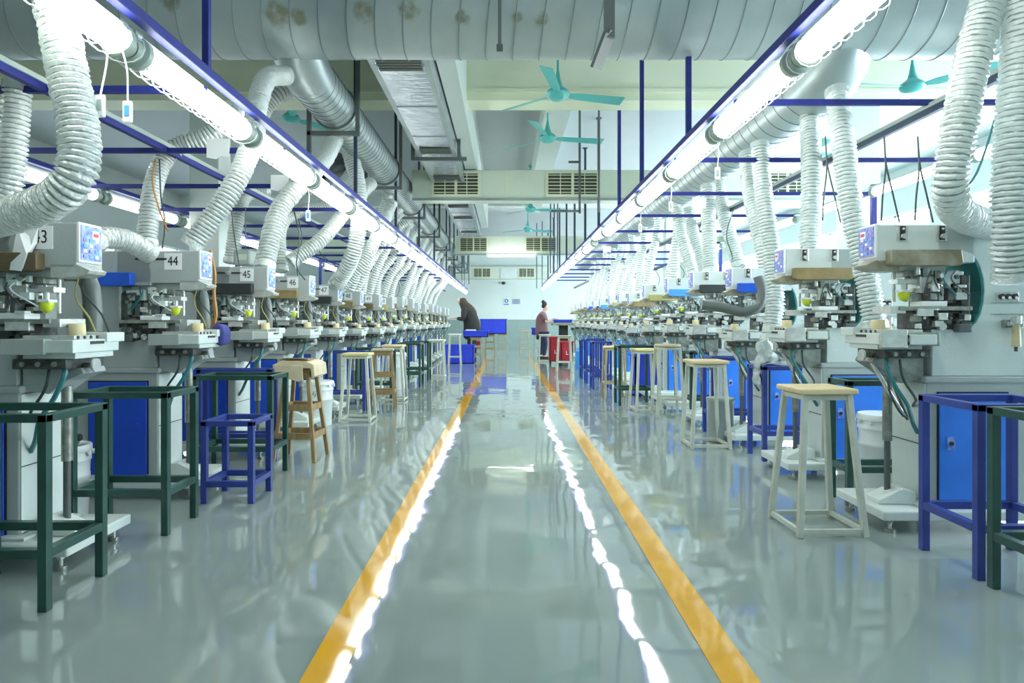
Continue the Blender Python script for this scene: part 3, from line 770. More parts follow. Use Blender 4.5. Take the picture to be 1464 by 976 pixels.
def crossbar(y, x0, x1, z, m, label, g):
    b = MB(); b.box(x0, x1, -.016+y, .016+y, z-.018, z+.018, m, .003); tag(b.build('cross_bar'), label, 'bar', g)
for i in range(14):
    crossbar(3.38+1.2*i, -4.3 if i%2==0 else -3.75, -1.56, 2.305, 'rail', 'blue cross bar above the carded row, %s from the camera' % ORD[i], 'cross bars above the carded row')
for i in range(13):
    crossbar(4.08+1.45*i, 1.43, 3.98, 2.475, 'rail', 'blue cross bar above the window-side row, %s from the camera' % ORD[i], 'cross bars above the window-side row')
# hangers from ceiling
def post(x, y, z0, z1, m, label, g, w=.035):
    b = MB(); b.box(x-w/2, x+w/2, y-w/2, y+w/2, z0, z1, m, .003)
    b.box(x-w, x+w, y-w, y+w, z1-.01, z1, m); tag(b.build('hanger_post'), label, 'post', g)
for i, y in enumerate((3.32, 6.6, 9.0, 11.4, 13.8, 16.6, 19.0)):
    post(-1.53, y, 2.39, RZ, 'rail' if i == 0 else 'rail_dark', 'hanger post of the carded-row lamp rail, %s from the camera' % ORD[i], 'hanger posts of the carded-row rail')
for i, y in enumerate((5.02, 6.75, 8.1, 9.9, 11.6, 13.4, 15.2, 17.2, 19.4, 22.0)):
    post(1.405, y, 2.54, RZ if y > 9 or y < 7.3 else RZ, 'rail' if i < 3 else 'rail_dark', 'hanger post of the window-side lamp rail, %s from the camera' % ORD[i], 'hanger posts of the window-side rail', .04)
for i, (x, y) in enumerate(((-3.72, 9.0), (-3.72, 13.0), (3.95, 7.0), (3.95, 12.0))):
    b = MB(); b.box(x-.025, x+.025, y-.025, y+.025, 0, 2.34 if x < 0 else 2.48, 'rail', .003)
    tag(b.build('support_post'), 'blue floor post carrying the %s %s rail' % ('nearer' if y < 10 else 'farther', 'grey wall' if x < 0 else 'window side'), 'post', 'blue floor posts')
b = MB(); b.bar((-3.70, 9.03, 1.55), (-2.45, 9.1, 2.28), .03, .03, 'rail'); tag(b.build('diagonal_brace'), 'blue diagonal brace on the post by the grey wall', 'brace')
b = MB(); b.box(1.0,1.03,9.0,9.03,2.6,3.30,'dgrey',.003); b.box(.86,1.03,9.0,9.03,3.30,3.33,'dgrey',.003); b.box(.62,1.03,9.0,9.03,2.62,2.65,'dgrey',.003)
b.box(1.0,1.03,9.0,9.03,3.33,RZ,'dgrey'); tag(b.build('pipe_hanger'), 'dark stepped pipe bracket hanging near the ceiling fans', 'bracket')
for i, (x, y) in enumerate(((1.18, 8.3), (.95, 14.0), (1.05, 14.3), (1.15, 14.6), (1.1, 20), (.95, 20.4), (-1.05, 18.2), (-1.2, 18.6), (-1.3, 19.0))):
    b = MB(); b.cyl((x,y,2.15 if i else 2.5), (x,y,RZ), .014, 'rail_dark' if i != 0 else 'dgrey', 8)
    tag(b.build('conduit_pipe'), 'thin dark conduit dropping from the ceiling, %s from the camera' % ORD[i], 'pipe', 'thin conduits dropping from the ceiling')

# ------------------------------------------------------------------ ducts
def duct(name, p, q, rad, pitch, label, n=40, seam=.006, extra=None, slant=0.0):
    r = empty(name, (0,0,0)); p = Vector(p); q = Vector(q); d = (q-p).normalized(); ln = (q-p).length
    b = MB(); b.tube([p, q], rad, 'galv', n, False); b.tube([q, p], rad-.01, 'galv', n, False); b.build('pipe', r)
    b = MB(); k = int(ln/pitch)
    ax = Vector((1,0,0)) if abs(d.x) < .5 else Vector((0,1,0)); bx = d.cross(ax).normalized(); ax = bx.cross(d)
    for i in range(k+1):
        c = p + d*(pitch*(i+.5)) if i < k else None
        if c is None: break
        ring = [c + (ax*math.cos(2*PI*j/n) + bx*math.sin(2*PI*j/n))*(rad+.001) + d*(slant*math.sin(2*PI*j/n)) for j in range(n+1)]
        b.tube(ring, seam, 'seam', 5, False)
    b.build('seam', r)
    return tag(r, label, 'duct', extra)
BZ, BR = 3.49, .35
bd = duct('ventilation_duct', (-RX, 5.0, BZ), (RX, 5.0, BZ), BR, .205, 'big galvanised round duct crossing the whole hall overhead', 56, slant=.05)
def add_stains(m, centres):
    N, L = nodes_of(m); bs = N['Principled BSDF']; src = bs.inputs['Base Color'].links[0].from_socket
    tc = N.new('ShaderNodeTexCoord'); nz = N.new('ShaderNodeTexNoise'); nz.inputs['Scale'].default_value = 16; nz.inputs['Detail'].default_value = 5
    L.new(tc.outputs['Object'], nz.inputs['Vector']); acc = None
    for c, rr in centres:
        vd = N.new('ShaderNodeVectorMath'); vd.operation = 'DISTANCE'; L.new(tc.outputs['Object'], vd.inputs[0]); vd.inputs[1].default_value = c
        mr = N.new('ShaderNodeMapRange'); L.new(vd.outputs['Value'], mr.inputs['Value']); mr.inputs['From Min'].default_value = rr; mr.inputs['From Max'].default_value = rr*.3
        if acc is None: acc = mr.outputs[0]
        else:
            ad = N.new('ShaderNodeMath'); ad.operation = 'MAXIMUM'; L.new(acc, ad.inputs[0]); L.new(mr.outputs[0], ad.inputs[1]); acc = ad.outputs[0]
    mu = N.new('ShaderNodeMath'); mu.operation = 'MULTIPLY'; L.new(acc, mu.inputs[0]); L.new(nz.outputs['Fac'], mu.inputs[1])
    rp = N.new('ShaderNodeMapRange'); L.new(mu.outputs[0], rp.inputs['Value']); rp.inputs['From Min'].default_value = .22; rp.inputs['From Max'].default_value = .48; rp.inputs['To Max'].default_value = .85
    mx = N.new('ShaderNodeMix'); mx.data_type = 'RGBA'; L.new(rp.outputs[0], mx.inputs[0]); L.new(src, mx.inputs[6]); mx.inputs[7].default_value = (.20, .21, .13, 1)
    L.new(mx.outputs[2], bs.inputs['Base Color'])
M['galv_big'] = mat('galvanised_sheet_stained', (.40, .47, .46), .36, .4, noise=.16, nscale=2.5, bump=.05, bscale=8)
add_stains(M['galv_big'], [((-2.42, 4.66, 3.42), .14), ((-1.65, 4.68, 3.32), .16), ((-1.5, 4.7, 3.3), .1), ((-1.03, 4.68, 3.33), .12), ((-.70, 4.68, 3.35), .13), ((-.32, 4.7, 3.3), .09), ((.25, 4.7, 3.28), .09), ((.08, 4.7, 3.3), .07)])
for ch in bd.children:
    if ch.name.startswith('pipe'): ch.data.materials[0] = M['galv_big']
b = MB(); b.box(-.06,-.035,4.60,4.615,3.02,RZ,'gpipe'); b.box(-.07,-.025,4.59,4.625,3.02,3.06,'dgrey'); tag(b.build('duct_hanger'), 'thin steel strap hanging in front of the big cross duct', 'strap')
b = MB(); p, q, w_ = P(852, 98, 4.40), P(871, 48, 4.30), P(871, -110, 4.30)
b.bar(p, q, .085, .03, 'gpipe'); b.bar(p+Vector((.0,0,.03)), q+Vector((.0,0,.03)), .03, .06, 'gpipe'); b.bar(q-Vector((0,0,.03)), w_, .07, .03, 'gpipe')
tag(b.build('duct_bracket'), 'slanted steel angle in front of the big cross duct', 'bracket')
LDX, LDZ = -1.67, 3.18
b = MB(); b.tube([(-1.67,5.03,3.46),(-1.67,5.1,3.36),(-1.67,5.2,3.27),(-1.67,5.33,3.20),(-1.67,5.5,3.18)], .206, 'galv', 28, True); tag(b.build('duct_elbow'), 'galvanised elbow joining the big cross duct to the carded-row duct', 'duct')
duct('ventilation_duct', (LDX, 5.42, LDZ), (LDX, 25.0, LDZ), .2, .115, 'long round duct running above the carded row', 32, .004, None, .02)
duct('ventilation_duct', (2.58, 5.38, 3.10), (2.58, 22.0, 3.10), .275, .20, 'long round duct running above the window-side row', 32, .004, None, .02)
b = MB(); b.tube([(2.60,5.14,3.40),(2.59,5.14,3.28),(2.585,5.18,3.17),(2.58,5.28,3.11),(2.58,5.4,3.10)], .283, 'galv', 28, True)
tag(b.build('duct_elbow'), 'galvanised elbow joining the big cross duct to the window-side duct', 'duct')
for i in range(8):
    y = 6.3+2.56*i
    r = empty('duct_support', (LDX, y, 2.95))
    b = MB(); t = .045
    b.box(-.26,.25,-.02,.02,-.05,-.005,'gpipe',.003); b.box(.21,.25,-.02,.02,-.005,RZ-2.95,'gpipe',.003); b.box(-.26,-.22,-.02,.02,-.62 if i<3 else -.5,.22,'dgrey',.003)
    b.build('hanger_frame', r)
    b = MB(); ring = [Vector((math.cos(a)*.207, 0, .23+math.sin(a)*.207)) for a in [2*PI*j/28 for j in range(29)]]
    b.tube(ring, .012, 'gpipe', 6, False); b.build('clamp_ring', r)
    tag(r, 'grey steel duct support above the carded row, %s from the camera' % ORD[i], 'support', 'supports of the carded-row duct')
# foil-wrapped supply duct
r = empty('supply_duct', (-.87, 10.5, 3.2))
b = MB(); b.box(-.235,.235,-5.5,5.6,0,.34,'foil',.01); 
for i in range(11): b.box(-.237,.237,-5.2+1.03*i,-5.17+1.03*i,-.003,.343,'seam')
b.build('foil_jacket', r)
b = MB(); b.box(-.245,-.2,-5.5,5.6,-.006,.02,'galv'); b.box(.2,.245,-5.5,5.6,-.006,.02,'galv'); b.build('edge_angle', r)
for y in (5.3, 7.95, 9.45, 11.8, 13.1, 15.2):
    b = MB(); b.box(-.18,.18,y-10.5-.12,y-10.5+.12,-.012,-.004,'grille_in')
    for k in range(4): b.box(-.18,.18,y-10.5-.10+.055*k,y-10.5-.085+.055*k,-.018,-.006,'dgrey')
    b.build('air_slot', r)
tag(r, 'foil-wrapped rectangular air duct running down the hall', 'duct')
b = MB(); b.box(-1.2,-.5,8.18,8.23,3.13,3.175,'dgrey',.003); b.box(-1.2,-1.16,8.18,8.23,3.175,RZ,'dgrey'); b.box(-.62,-.58,8.18,8.23,3.175,3.4,'dgrey'); tag(b.build('duct_trapeze'), 'dark steel trapeze under the foil-wrapped duct', 'bracket')
# cross air ducts with grilles
def grille(parent, x0, x1, z0, z1, y, n=6):
    b = MB(); b.box(x0-.04,x1+.04,y-.012,y,z0-.04,z1+.04,'grille',.003); b.box(x0,x1,y-.014,y-.010,z0,z1,'grille_in'); mx = (x0+x1)/2
    b.box(mx-.02,mx+.02,y-.028,y-.012,z0,z1,'grille')
    f = b.build('grille_frame', parent)
    b = MB()
    for i in range(n):
        z = z0+(z1-z0)*(i+.5)/n
        b.bar((x0,y-.022,z),(x1,y-.022,z),.016,.010,'grille')
    for i in (1, 3): x = x0+(x1-x0)*i/4; b.box(x-.006,x+.006,y-.018,y-.014,z0,z1,'grille')
    b.build('louvre', f)
def crossduct(y, z0, z1, gx, label, dp=.45, xa=-1.42, xb=2.28):
    r = empty('air_duct', (0, y, 0))
    b = MB(); b.box(xa, xb, 0, dp, z0, z1, 'duct_cream', .01)
    for i in range(9):
        x = -4+1.0*i
        if xa < x < xb: b.box(x-.012,x+.012,-.006,.0,z0,z1,'grille')
    b.box(xa,xb,-.03,0,z0-.035,z0,'galv'); b.build('duct_body', r)
    for a, c, za, zb in gx: grille(r, a, c, za, zb, -.006)
    return tag(r, label, 'duct', 'cross air ducts with grilles')
crossduct(9.8, 2.96, 3.39, [(-1.09,-.43,3.02,3.33),(.63,1.36,3.02,3.33)], 'cream cross duct with two grilles, nearer of the two')
crossduct(9.8, 2.96, 3.39, [(3.95,4.5,3.02,3.33)], 'short cream duct with a single grille beyond the window-side round duct', .45, 2.86, 5.0)
crossduct(18.0, 2.98, 3.48, [(-1.27,-.55,3.06,3.42),(.55,1.36,3.06,3.42)], 'cream cross duct with two grilles, farther of the two')
b = MB(); b.box(-.55, .82, 17.72, 17.86, 2.885, 2.93, 'tube_far'); 
for xx in (-.52, .79): b.box(xx-.03, xx+.03, 17.71, 17.87, 2.88, 2.98, 'ovr_metal')
tag(b.build('strip_lamp'), 'bright lamp strip under the farther cream cross duct', 'light')
r = empty('air_duct', (0, 27.2, 0)); b = MB(); b.box(-2.2, 1.9, 0, .4, 2.9, 3.42, 'duct_cream', .01); b.build('duct_body', r)
grille(r, -1.35, -.68, 2.98, 3.33, -.006); grille(r, .54, 1.15, 2.98, 3.33, -.006); b = MB(); b.box(-.25,.4,-.03,0,2.93,3.35,'paint_light',.01); b.build('access_panel', r)
tag(r, 'pale air duct with grilles on the back wall', 'duct', 'cross air ducts with grilles')

# ------------------------------------------------------------------ ceiling fans
def fan(x, y, z, rot, label, rb=.68):
    r = empty('ceiling_fan', (x, y, z), rot)
    b = MB(); b.cyl((0,0,.08),(0,0,RZ-z),.012,'fan',10); b.lathe((0,0,.08),[(.045,0),(.03,.05),(.014,.14)],'fan',16); b.lathe((0,0,RZ-z-.06),[(.015,0),(.05,.05),(.05,.06)],'fan',16); b.build('down_rod', r)
    b = MB(); b.lathe((0,0,-.04),[(.0001,-.02),(.06,-.015),(.10,.01),(.115,.04),(.10,.07),(.06,.10),(.035,.13),(.02,.14)],'fan',24); b.build('motor_housing', r)
    for k in range(3):
        a = 2*PI*k/3; c, s_ = math.cos(a), math.sin(a)
        R = lambda u, w, zz: Vector((c*u - s_*w, s_*u + c*w, zz))
        b = MB(); b.prism([(.09,-.02),(.2,-.045),(rb,-.065),(rb,.06),(.2,.05),(.09,.02)], lambda u,w,k2: R(u, w, .0 - w*.30 - .005*k2), 'fan', .002); b.build('blade', r)
    return tag(r, label, 'fan', 'teal ceiling fans')
fan(.49, 6.2, 3.27, .30, 'teal ceiling fan in front of the cream beam, nearest to the camera')
fan(.53, 8.35, 3.46, .22, 'teal ceiling fan behind the cream beam above the aisle', .75)
fan(.48, 12.9, 3.33, .2, 'teal ceiling fan just beyond the nearer cross duct')
fan(.5, 15.2, 3.25, .5, 'small teal ceiling fan before the farther cross duct')
fan(3.87, 6.2, 3.34, 3.3, 'teal ceiling fan near the windows')
fan(4.3, 9.2, 3.5, .4, 'teal ceiling fan deeper in the hall near the windows')
fan(-2.75, 8.3, 3.70, .9, 'teal ceiling fan above the carded row')

# ------------------------------------------------------------------ corrugated hoses
def hose(pts, rad, label, group, n=14, pitch=.03, collar=True):
    r = empty('corrugated_hose', tuple(pts[0])); o0 = Vector(pts[0])
    base = catmull([Vector(p)-o0 for p in pts], pitch/4)
    pat = (1.0, 1.0, .83, .83); rd = []; mt = []
    for i in range(len(base)):
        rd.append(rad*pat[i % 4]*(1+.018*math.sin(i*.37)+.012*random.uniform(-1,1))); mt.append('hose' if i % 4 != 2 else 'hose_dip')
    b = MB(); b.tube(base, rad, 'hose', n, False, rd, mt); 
    if n >= 14:
        for v in b.bm.verts: v.co += Vector((random.uniform(-1,1), random.uniform(-1,1), random.uniform(-1,1)))*rad*.035
    b.build('hose_wall', r, sharp=False)
    for e in ((0, -1) if collar else (0,)):
        b = MB(); p = base[e]; q = base[e+8 if e == 0 else e-8]; b.tube([p, p.lerp(q, .9)], rad*1.05, 'hose', n, False); b.build('collar', r)
    return tag(r, label, 'hose', group)
GL, GR = 'white hoses above the carded row', 'white hoses above the window-side row'
# the nearest ones, each with its own sag
hose([P(62,-60,2.5), P(78,10,2.5), P(98,110,2.5), P(114,200,2.48), P(104,258,2.46), P(62,292,2.5), P(0,312,2.65), P(-70,330,2.9)], .073, 'widest white corrugated hose bending back beside the nearest lamps', GL, 20, .024)
hose([P(26,118,3.4), P(20,200,3.4), P(12,270,3.4), P(-20,330,3.4)], .066, 'white hose hanging under the rail end above the nearest carded printer', GL, 18, .026)
hose([P(345,155,4.9), P(300,192,4.8), P(250,212,4.75), P(226,245,4.7), P(214,300,4.6), P(210,352,4.55)], .068, 'white hose kinked over the trunking rail above printer 44', GL, 16, .026)
hose([P(408,108,5.0), P(382,112,4.75), P(368,150,4.6), P(360,205,4.45), P(330,272,4.32), P(272,352,4.25)], .072, 'white hose slanting down behind the second lamp to printer 44', GL, 16, .026)
hose([P(130,350,3.5), P(150,340,3.6), P(185,345,3.75), P(215,362,3.9)], .062, 'short white hose lying between the two nearest carded printers', GL, 16, .026)
hose([P(478,200,6.4), P(460,232,6.0), P(430,262,5.75), P(400,300,5.6), P(386,345,5.5), P(378,384,5.42)], .085, 'white hose dropping onto the printer with card 45', GL, 14, .03)
hose([P(530,262,7.9), P(498,296,7.4), P(462,340,7.0), P(415,375,6.8)], .08, 'white hose slanting down to the printer with card 46', GL, 14, .03)
hose([P(500,215,7.6), P(512,270,7.5), P(512,330,7.45), P(500,375,7.5), P(480,408,7.7)], .095, 'white hose hanging in a gentle curve above printer 47', GL, 14, .032)
hose([P(560,290,9.0), P(540,335,8.7), P(520,375,8.6), P(484,412,8.6)], .085, 'white hose slanting onto the printer with card 48', GL, 14, .032)
hose([P(382,272,7.8), P(352,280,7.6), P(340,310,7.4), P(330,376,7.3)], .08, 'white hose dropping behind the printers near the grey wall', GL, 12, .032)
hose([P(420,128,6.2), P(400,134,6.05), P(380,152,6.0), P(366,178,5.95)], .08, 'short white hose branch beside the start of the long duct', GL, 12, .032)
hose([P(520,225,8.3), P(500,250,8.0), P(470,290,7.6), P(420,305,7.2), P(400,330,7.0), P(402,388,6.9)], .075, 'white hose looping below the lamps behind the slanting one', GL, 12, .032)
hose([P(545,235,8.5), P(530,222,8.6), P(505,225,8.5), P(488,262,8.2)], .095, 'white elbow hose plugged into the duct beside the dark opening', GL, 14, .032)
lw = 0
for i in range(10):
    y = LY + LP*(5.6+i*1.0); j = random.uniform
    for kk in range(2):
        dx = j(-.12,.12)
        top = Vector((LDX-.1-.08*kk, y+.5*kk+.25, LDZ-.17))
        pts = [top, top+Vector((-.15+dx,-.05,-.22)), Vector((LX-.05+dx+j(-.1,.15), y+.3*kk, 2.35+j(-.1,.1))), Vector((LX-.25+dx, y+.3*kk-.05, 1.95)), Vector((LX-.38+dx*.5, y+.3*kk, 1.57))]
        hose(pts, .072, 'white hose hanging above the carded row, %s pair, %s one' % (ORD[i], 'nearer' if kk == 0 else 'farther'), GL, 10, .04, False)
        lw += 1
hose([P(1432,-60,3.05), P(1408,20,3.05), P(1385,110,3.05), P(1368,200,3.05), P(1358,270,3.1), P(1372,305,3.25), P(1420,325,3.5)], .078, 'white hose curving down to the top of the nearest window-side printer', GR, 20, .026)
hose([P(1470,-60,3.0), P(1462,60,3.0), P(1452,180,3.0), P(1446,300,3.0), P(1450,402,3.05)], .085, 'white hose hanging at the frame edge beside the air regulator', GR, 20, .026)
hose([P(1196,130,4.5), P(1205,200,4.35), P(1218,300,4.3), P(1236,380,4.25), P(1252,470,4.2)], .075, 'long white hose reaching behind the slide of the nearest window-side printer', GR, 16, .026)
hose([P(1158,165,5.5), P(1160,230,5.35), P(1160,300,5.3), P(1158,345,5.25), P(1162,372,5.2)], .082, 'white hose dropping onto the second window-side printer', GR, 16, .028)
hose([P(1086,205,5.6), P(1092,280,5.5), P(1103,360,5.45), P(1108,430,5.4), P(1100,488,5.35)], .075, 'white hose ending above the blue table with the plastic bag', GR, 16, .028)
hose([P(1068,220,6.5), P(1074,280,6.3), P(1090,350,6.1), P(1096,400,6.1)], .08, 'white hose squeezed behind the one above the blue table', GR, 14, .03)
hose([P(1012,265,7.6), P(1013,320,7.5), P(1015,370,7.4), P(1016,392,7.35)], .085, 'straight white hose hanging above the fourth window-side printer', GR, 14, .03)
hose([P(1026,262,7.9), P(1036,310,7.7), P(1048,350,7.6), P(1056,382,7.5)], .08, 'white hose slanting toward the third window-side printer', GR, 14, .03)
hose([P(968,300,8.7), P(975,340,8.6), P(985,372,8.5), P(992,400,8.4)], .08, 'slanted white hose over the fifth window-side printer, nearer the lamps', GR, 14, .03)
hose([P(983,298,8.9), P(992,335,8.8), P(1003,370,8.7), P(1010,400,8.6)], .08, 'slanted white hose over the fifth window-side printer, nearer the windows', GR, 14, .03)
for i in range(9):
    y = RYM + RPM*(5.4+i*1.0); j = random.uniform
    for kk in range(2):
        top = Vector((2.50+.14*kk, y+.4*kk, 2.9)); dx = j(-.12,.12)
        pts = [top, top+Vector((dx*.3,0,-.3)), Vector((2.40+dx+.1*kk, y+.35*kk, 2.1)), Vector((2.33+dx*1.5+.05*kk, y+.3*kk, 1.66))]
        hose(pts, .07, 'white hose hanging above the window-side row, %s pair, %s one' % (ORD[i], 'nearer' if kk == 0 else 'farther'), GR, 10, .04, False)
# dark flexible pipe end under left duct
b = MB(); b.tube(catmull([(-2.05,8.2,3.08),(-2.2,8.1,2.98),(-2.32,7.95,2.86)], .03), .16, 'dgrey', 18, False); b.tube(catmull([(-2.32,7.95,2.86),(-2.2,8.1,2.98),(-2.05,8.2,3.08)], .03), .150, 'black', 18, False)
tag(b.build('open_duct_end'), 'dark open duct mouth below the long duct of the carded row', 'duct')
# grey elbow pipe at third right machine
b = MB(); b.tube(catmull([P(1003,436,5.6),P(1035,440,5.58),P(1062,446,5.55),P(1084,438,5.55),P(1090,418,5.57),P(1084,396,5.6)], .03), .043, 'gpipe', 14)
tag(b.build('suction_elbow'), 'thick grey elbow pipe in front of the third window-side printer', 'pipe')
# hanging cables
def cab(pts, m, label, rad=.006, name='hanging_cable', g='loose hanging cables'):
    tag(wire(name, pts, rad, m), label, 'cable', g)
cab([(-2.16,4.75,1.62),(-2.13,4.75,1.45),(-2.14,4.76,1.3),(-2.12,4.75,1.15),(-2.15,4.75,1.06),(-2.16,4.75,1.14)], 'wireor', 'orange cable bundle hanging between printers 44 and 45', .013)
for i, (px, Y) in enumerate(((1264, 4.2), (1312, 4.0), (1180, 5.0))):
    cab([P(px,195,Y), P(px+3,235,Y), P(px+12,275,Y), P(px+22,318,Y)], 'wireg', 'dark cable hanging in front of the windows, %s' % ('by the second hose','by the nearest hoses','by the third hose')[i])
    cab([P(px,195,Y+.02), P(px+2,240,Y+.02), P(px-2,280,Y+.02), P(px-4,315,Y+.02)], 'wireg', 'twin dark cable beside the window-side hoses, %s' % ('by the second hose','by the nearest hoses','by the third hose')[i])
cab([P(1428,150,3.2), P(1412,205,3.2), P(1395,250,3.2), P(1378,272,3.2)], 'wireteal', 'teal air line hanging between the two nearest window-side hoses')
cab([P(228,228,4.6), P(230,280,4.55), P(236,320,4.5), P(232,356,4.5)], 'wireg', 'dark cable hanging down to printer 44')
cab([P(222,228,4.6), P(218,260,4.55), P(228,300,4.5), P(240,330,4.4)], 'wireor', 'thin orange cable by the kinked hose')
cab([P(330,290,5.6), P(334,330,5.6), P(342,380,5.6)], 'wireg', 'dark cable hanging above printer 45')
cab([P(420,300,6.5), P(428,340,6.4), P(424,380,6.3), P(436,400,6.3)], 'wireg', 'dark cable hanging above printer 46')
for i in range(8):
    y = 7.5+1.3*i
    cab([(2.62, y, 2.4), (2.55+random.uniform(-.1,.1), y, 2.1), (2.7+random.uniform(-.1,.1), y, 1.85), (2.6, y, 1.63)], 'wireg', 'dark cable dropping behind the window-side hoses, %s along' % ORD[i])
    cab([(-2.40, y, 2.3), (-2.45+random.uniform(-.1,.1), y, 2.05), (-2.33+random.uniform(-.1,.1), y, 1.8), (-2.4, y, 1.56)], 'wireg', 'dark cable dropping behind the carded-row hoses, %s along' % ORD[i])
for i, (px, py, Y, s_) in enumerate(((312, 198, 4.45, 1), (400, 250, 5.7, 1), (97, 282, 4.6, .6), (1000, 282, 7.0, .9), (868, 352, 11.2, .8))):
    c = P(px, py, Y); w = .06*s_+.02
    b = MB(); b.prism([(-w,0),(w,0),(w*.9,-.13*s_),(w*.2,-.12*s_),(-w*.2,-.14*s_),(-w,-.13*s_)], lambda a,z,k: Vector((c.x+a, c.y+.004*k, c.z+z)), 'paper')
    tag(b.build('paper_tag'), 'white paper tag hanging from a bar, %s' % ('beside the kinked hose','above printer 45','small one above the nearest row','on the window side','far on the window side')[i], 'tag', 'paper tags on the bars')
b = MB(); c = P(351, 369, 6.8); b.box(c.x-.09,c.x+.09,c.y-.1,c.y+.1,c.z-.08,c.z+.08,'lidgrey',.02); b.box(c.x-.05,c.x+.05,c.y-.104,c.y-.1,c.z-.03,c.z+.03,'duct_cream',.003)
b.bar((c.x,c.y+.1,c.z),(c.x-.2,c.y+.3,c.z-.05),.03,.03,'dgrey'); b.cyl((c.x,c.y,c.z+.07),(c.x,c.y,2.3),.006,'dgrey',6)
tag(b.build('filter_box'), 'small olive-grey box hanging behind printer 45', 'box')

# ------------------------------------------------------------------ far end: crates, signs, people
def tote(name, x0, x1, y0, y1, z0, z1, m, label, ribs=6, cat='crate', wall=.02):
    r = empty(name, ((x0+x1)/2, (y0+y1)/2, z0)); w, d, h = (x1-x0)/2, (y1-y0)/2, z1-z0
    b = MB(); b.box(-w,w,-d,d,0,.02,m); b.box(-w,w,-d,-d+wall,0,h,m); b.box(-w,w,d-wall,d,0,h,m); b.box(-w,-w+wall,-d,d,0,h,m); b.box(w-wall,w,-d,d,0,h,m)
    for i in range(ribs):
        x = -w+2*w*(i+.5)/ribs; b.box(x-.012,x+.012,-d-.012,-d,.02,h-.04,m)
    b.build('body', r)
    b = MB(); t = .025; b.box(-w-t,w+t,-d-t,-d,h-.035,h,m,.003); b.box(-w-t,w+t,d,d+t,h-.035,h,m,.003); b.box(-w-t,-w,-d,d,h-.035,h,m,.003); b.box(w,w+t,-d,d,h-.035,h,m,.003); b.build('rim', r)
    return tag(r, label, cat)
tote('storage_tote', -1.66, -.86, 17.15, 17.6, 0, .50, 'crate', 'big blue ribbed tote on the floor behind the thin pale stool')
tote('storage_bin', -.86, .0, 21.7, 22.2, .70, 1.20, 'crate', 'large blue bin on wooden stools by the back wall', 1)
tote('plastic_tray', -1.18, -.50, 17.85, 18.2, .68, .86, 'crate', 'blue tray with papers beside the veiled worker', 2)
b = MB(); b.box(-1.12,-.85,17.9,18.15,.705,.89,'paper',.003); tag(b.build('paper_stack'), 'white papers standing in the blue tray', 'paper')
tote('storage_bin', .80, 1.22, 20.2, 20.6, .70, .92, 'crate', 'blue tub on a stool beside the worker in mauve', 1)
tote('plastic_tray', 1.35, 1.85, 18.4, 18.7, 1.08, 1.17, 'crate', 'blue tray on the machine in front of the worker in mauve', 1)
b = MB(); b.box(1.30,1.95,18.3,18.85,1.0,1.078,'steel',.005); b.box(1.5,1.75,18.45,18.7,.0,1.0,'black',.01); tag(b.build('work_bench'), 'grey pedestal bench in front of the worker in mauve', 'bench')
for i, (x, y, rz) in enumerate(((1.26, 16.9, .05), (1.50, 16.3, -.04))):
    r = tote('red_crate', x-.15, x+.15, y-.2, y+.2, .08, .72-.1*i, 'redc', 'red crate with a white L mark, %s' % ('taller one beside the cream stool' if i == 0 else 'shorter one nearer the printers'), 2)
    text('letter_mark', 'L', .14, 'paper', r, (.0, -.222, .25), (PI/2,0,0), .002)
    b = MB()
    for sx in (-1,1):
        for sy in (-1,1): b.box(sx*.12-.015, sx*.12+.015, sy*.16-.015, sy*.16+.015, -.08, 0, 'shoe')
    b.build('caster_frame', r)
tote('storage_bin', -1.05, -.80, 20.2, 20.5, .30, .50, 'redc', 'small red tub hanging low beside the blue tray', 1)
b = MB(); b.box(-1.08,-.77,20.15,20.55,.26,.299,'wood',.003)
for sx in (-1.05,-.80):
    for sy in (20.2,20.5): b.box(sx-.015,sx+.015,sy-.015,sy+.015,0,.26,'wood')
tag(b.build('low_stand'), 'low wooden stand under the small red tub', 'stand')
b = MB(); b.lathe((1.72,15.2,0),[(.11,0),(.115,.02),(.115,.42),(.06,.46),(.05,.50)],'cyanbox',18); tag(b.build('water_jug'), 'light blue plastic jug behind the cream stool near the red crates', 'jug')
tote('storage_bin', 1.9, 2.3, 9.62, 9.98, 0, .62, 'crate', 'dark blue bin standing under the window-side printers', 3)
# signs
r = empty('wall_sign', (0, RY1-.02, 1.96)); b = MB(); b.box(-.13,.13,0,.015,-.17,.17,'paint_light',.003); b.build('board', r)
b = MB(); b.lathe((0,-.004,.03),[(.085,0),(.085,.004)],'bluesign',20,axis='y'); b.build('disc', r); b = MB(); b.lathe((0,-.008,.03),[(.035,0),(.035,.004)],'paper',14,axis='y'); b.build('disc_centre', r)
b = MB(); b.box(-.1,.1,-.004,0,-.14,-.09,'bluesign'); b.build('caption_bar', r); tag(r, 'pale sign with a blue round emblem on the back wall', 'sign')
r = empty('wall_sign', (.42, RY1-.02, 1.96)); b = MB(); b.box(-.17,.17,0,.015,-.11,.11,'paint',.003); b.build('board', r)
b = MB()
for i in range(4): b.box(-.14,.14 if i%2 else .10,-.003,0,-.08+.05*i,-.06+.05*i,'bluesign')
b.build('text_lines', r); tag(r, 'small pale sign with blue text lines on the back wall', 'sign')
r = empty('security_camera', (-.12, RY1-.02, 2.78)); b = MB(); b.cyl((0,0,0),(0,-.1,0),.02,'paper',8); b.build('arm', r); b = MB(); b.lathe((0,-.14,-.02),[(.0001,-.09),(.06,-.07),(.08,-.02),(.08,.02),(.0001,.05)],'black',16); b.build('dome', r)
tag(r, 'small black security camera on the back wall', 'camera')

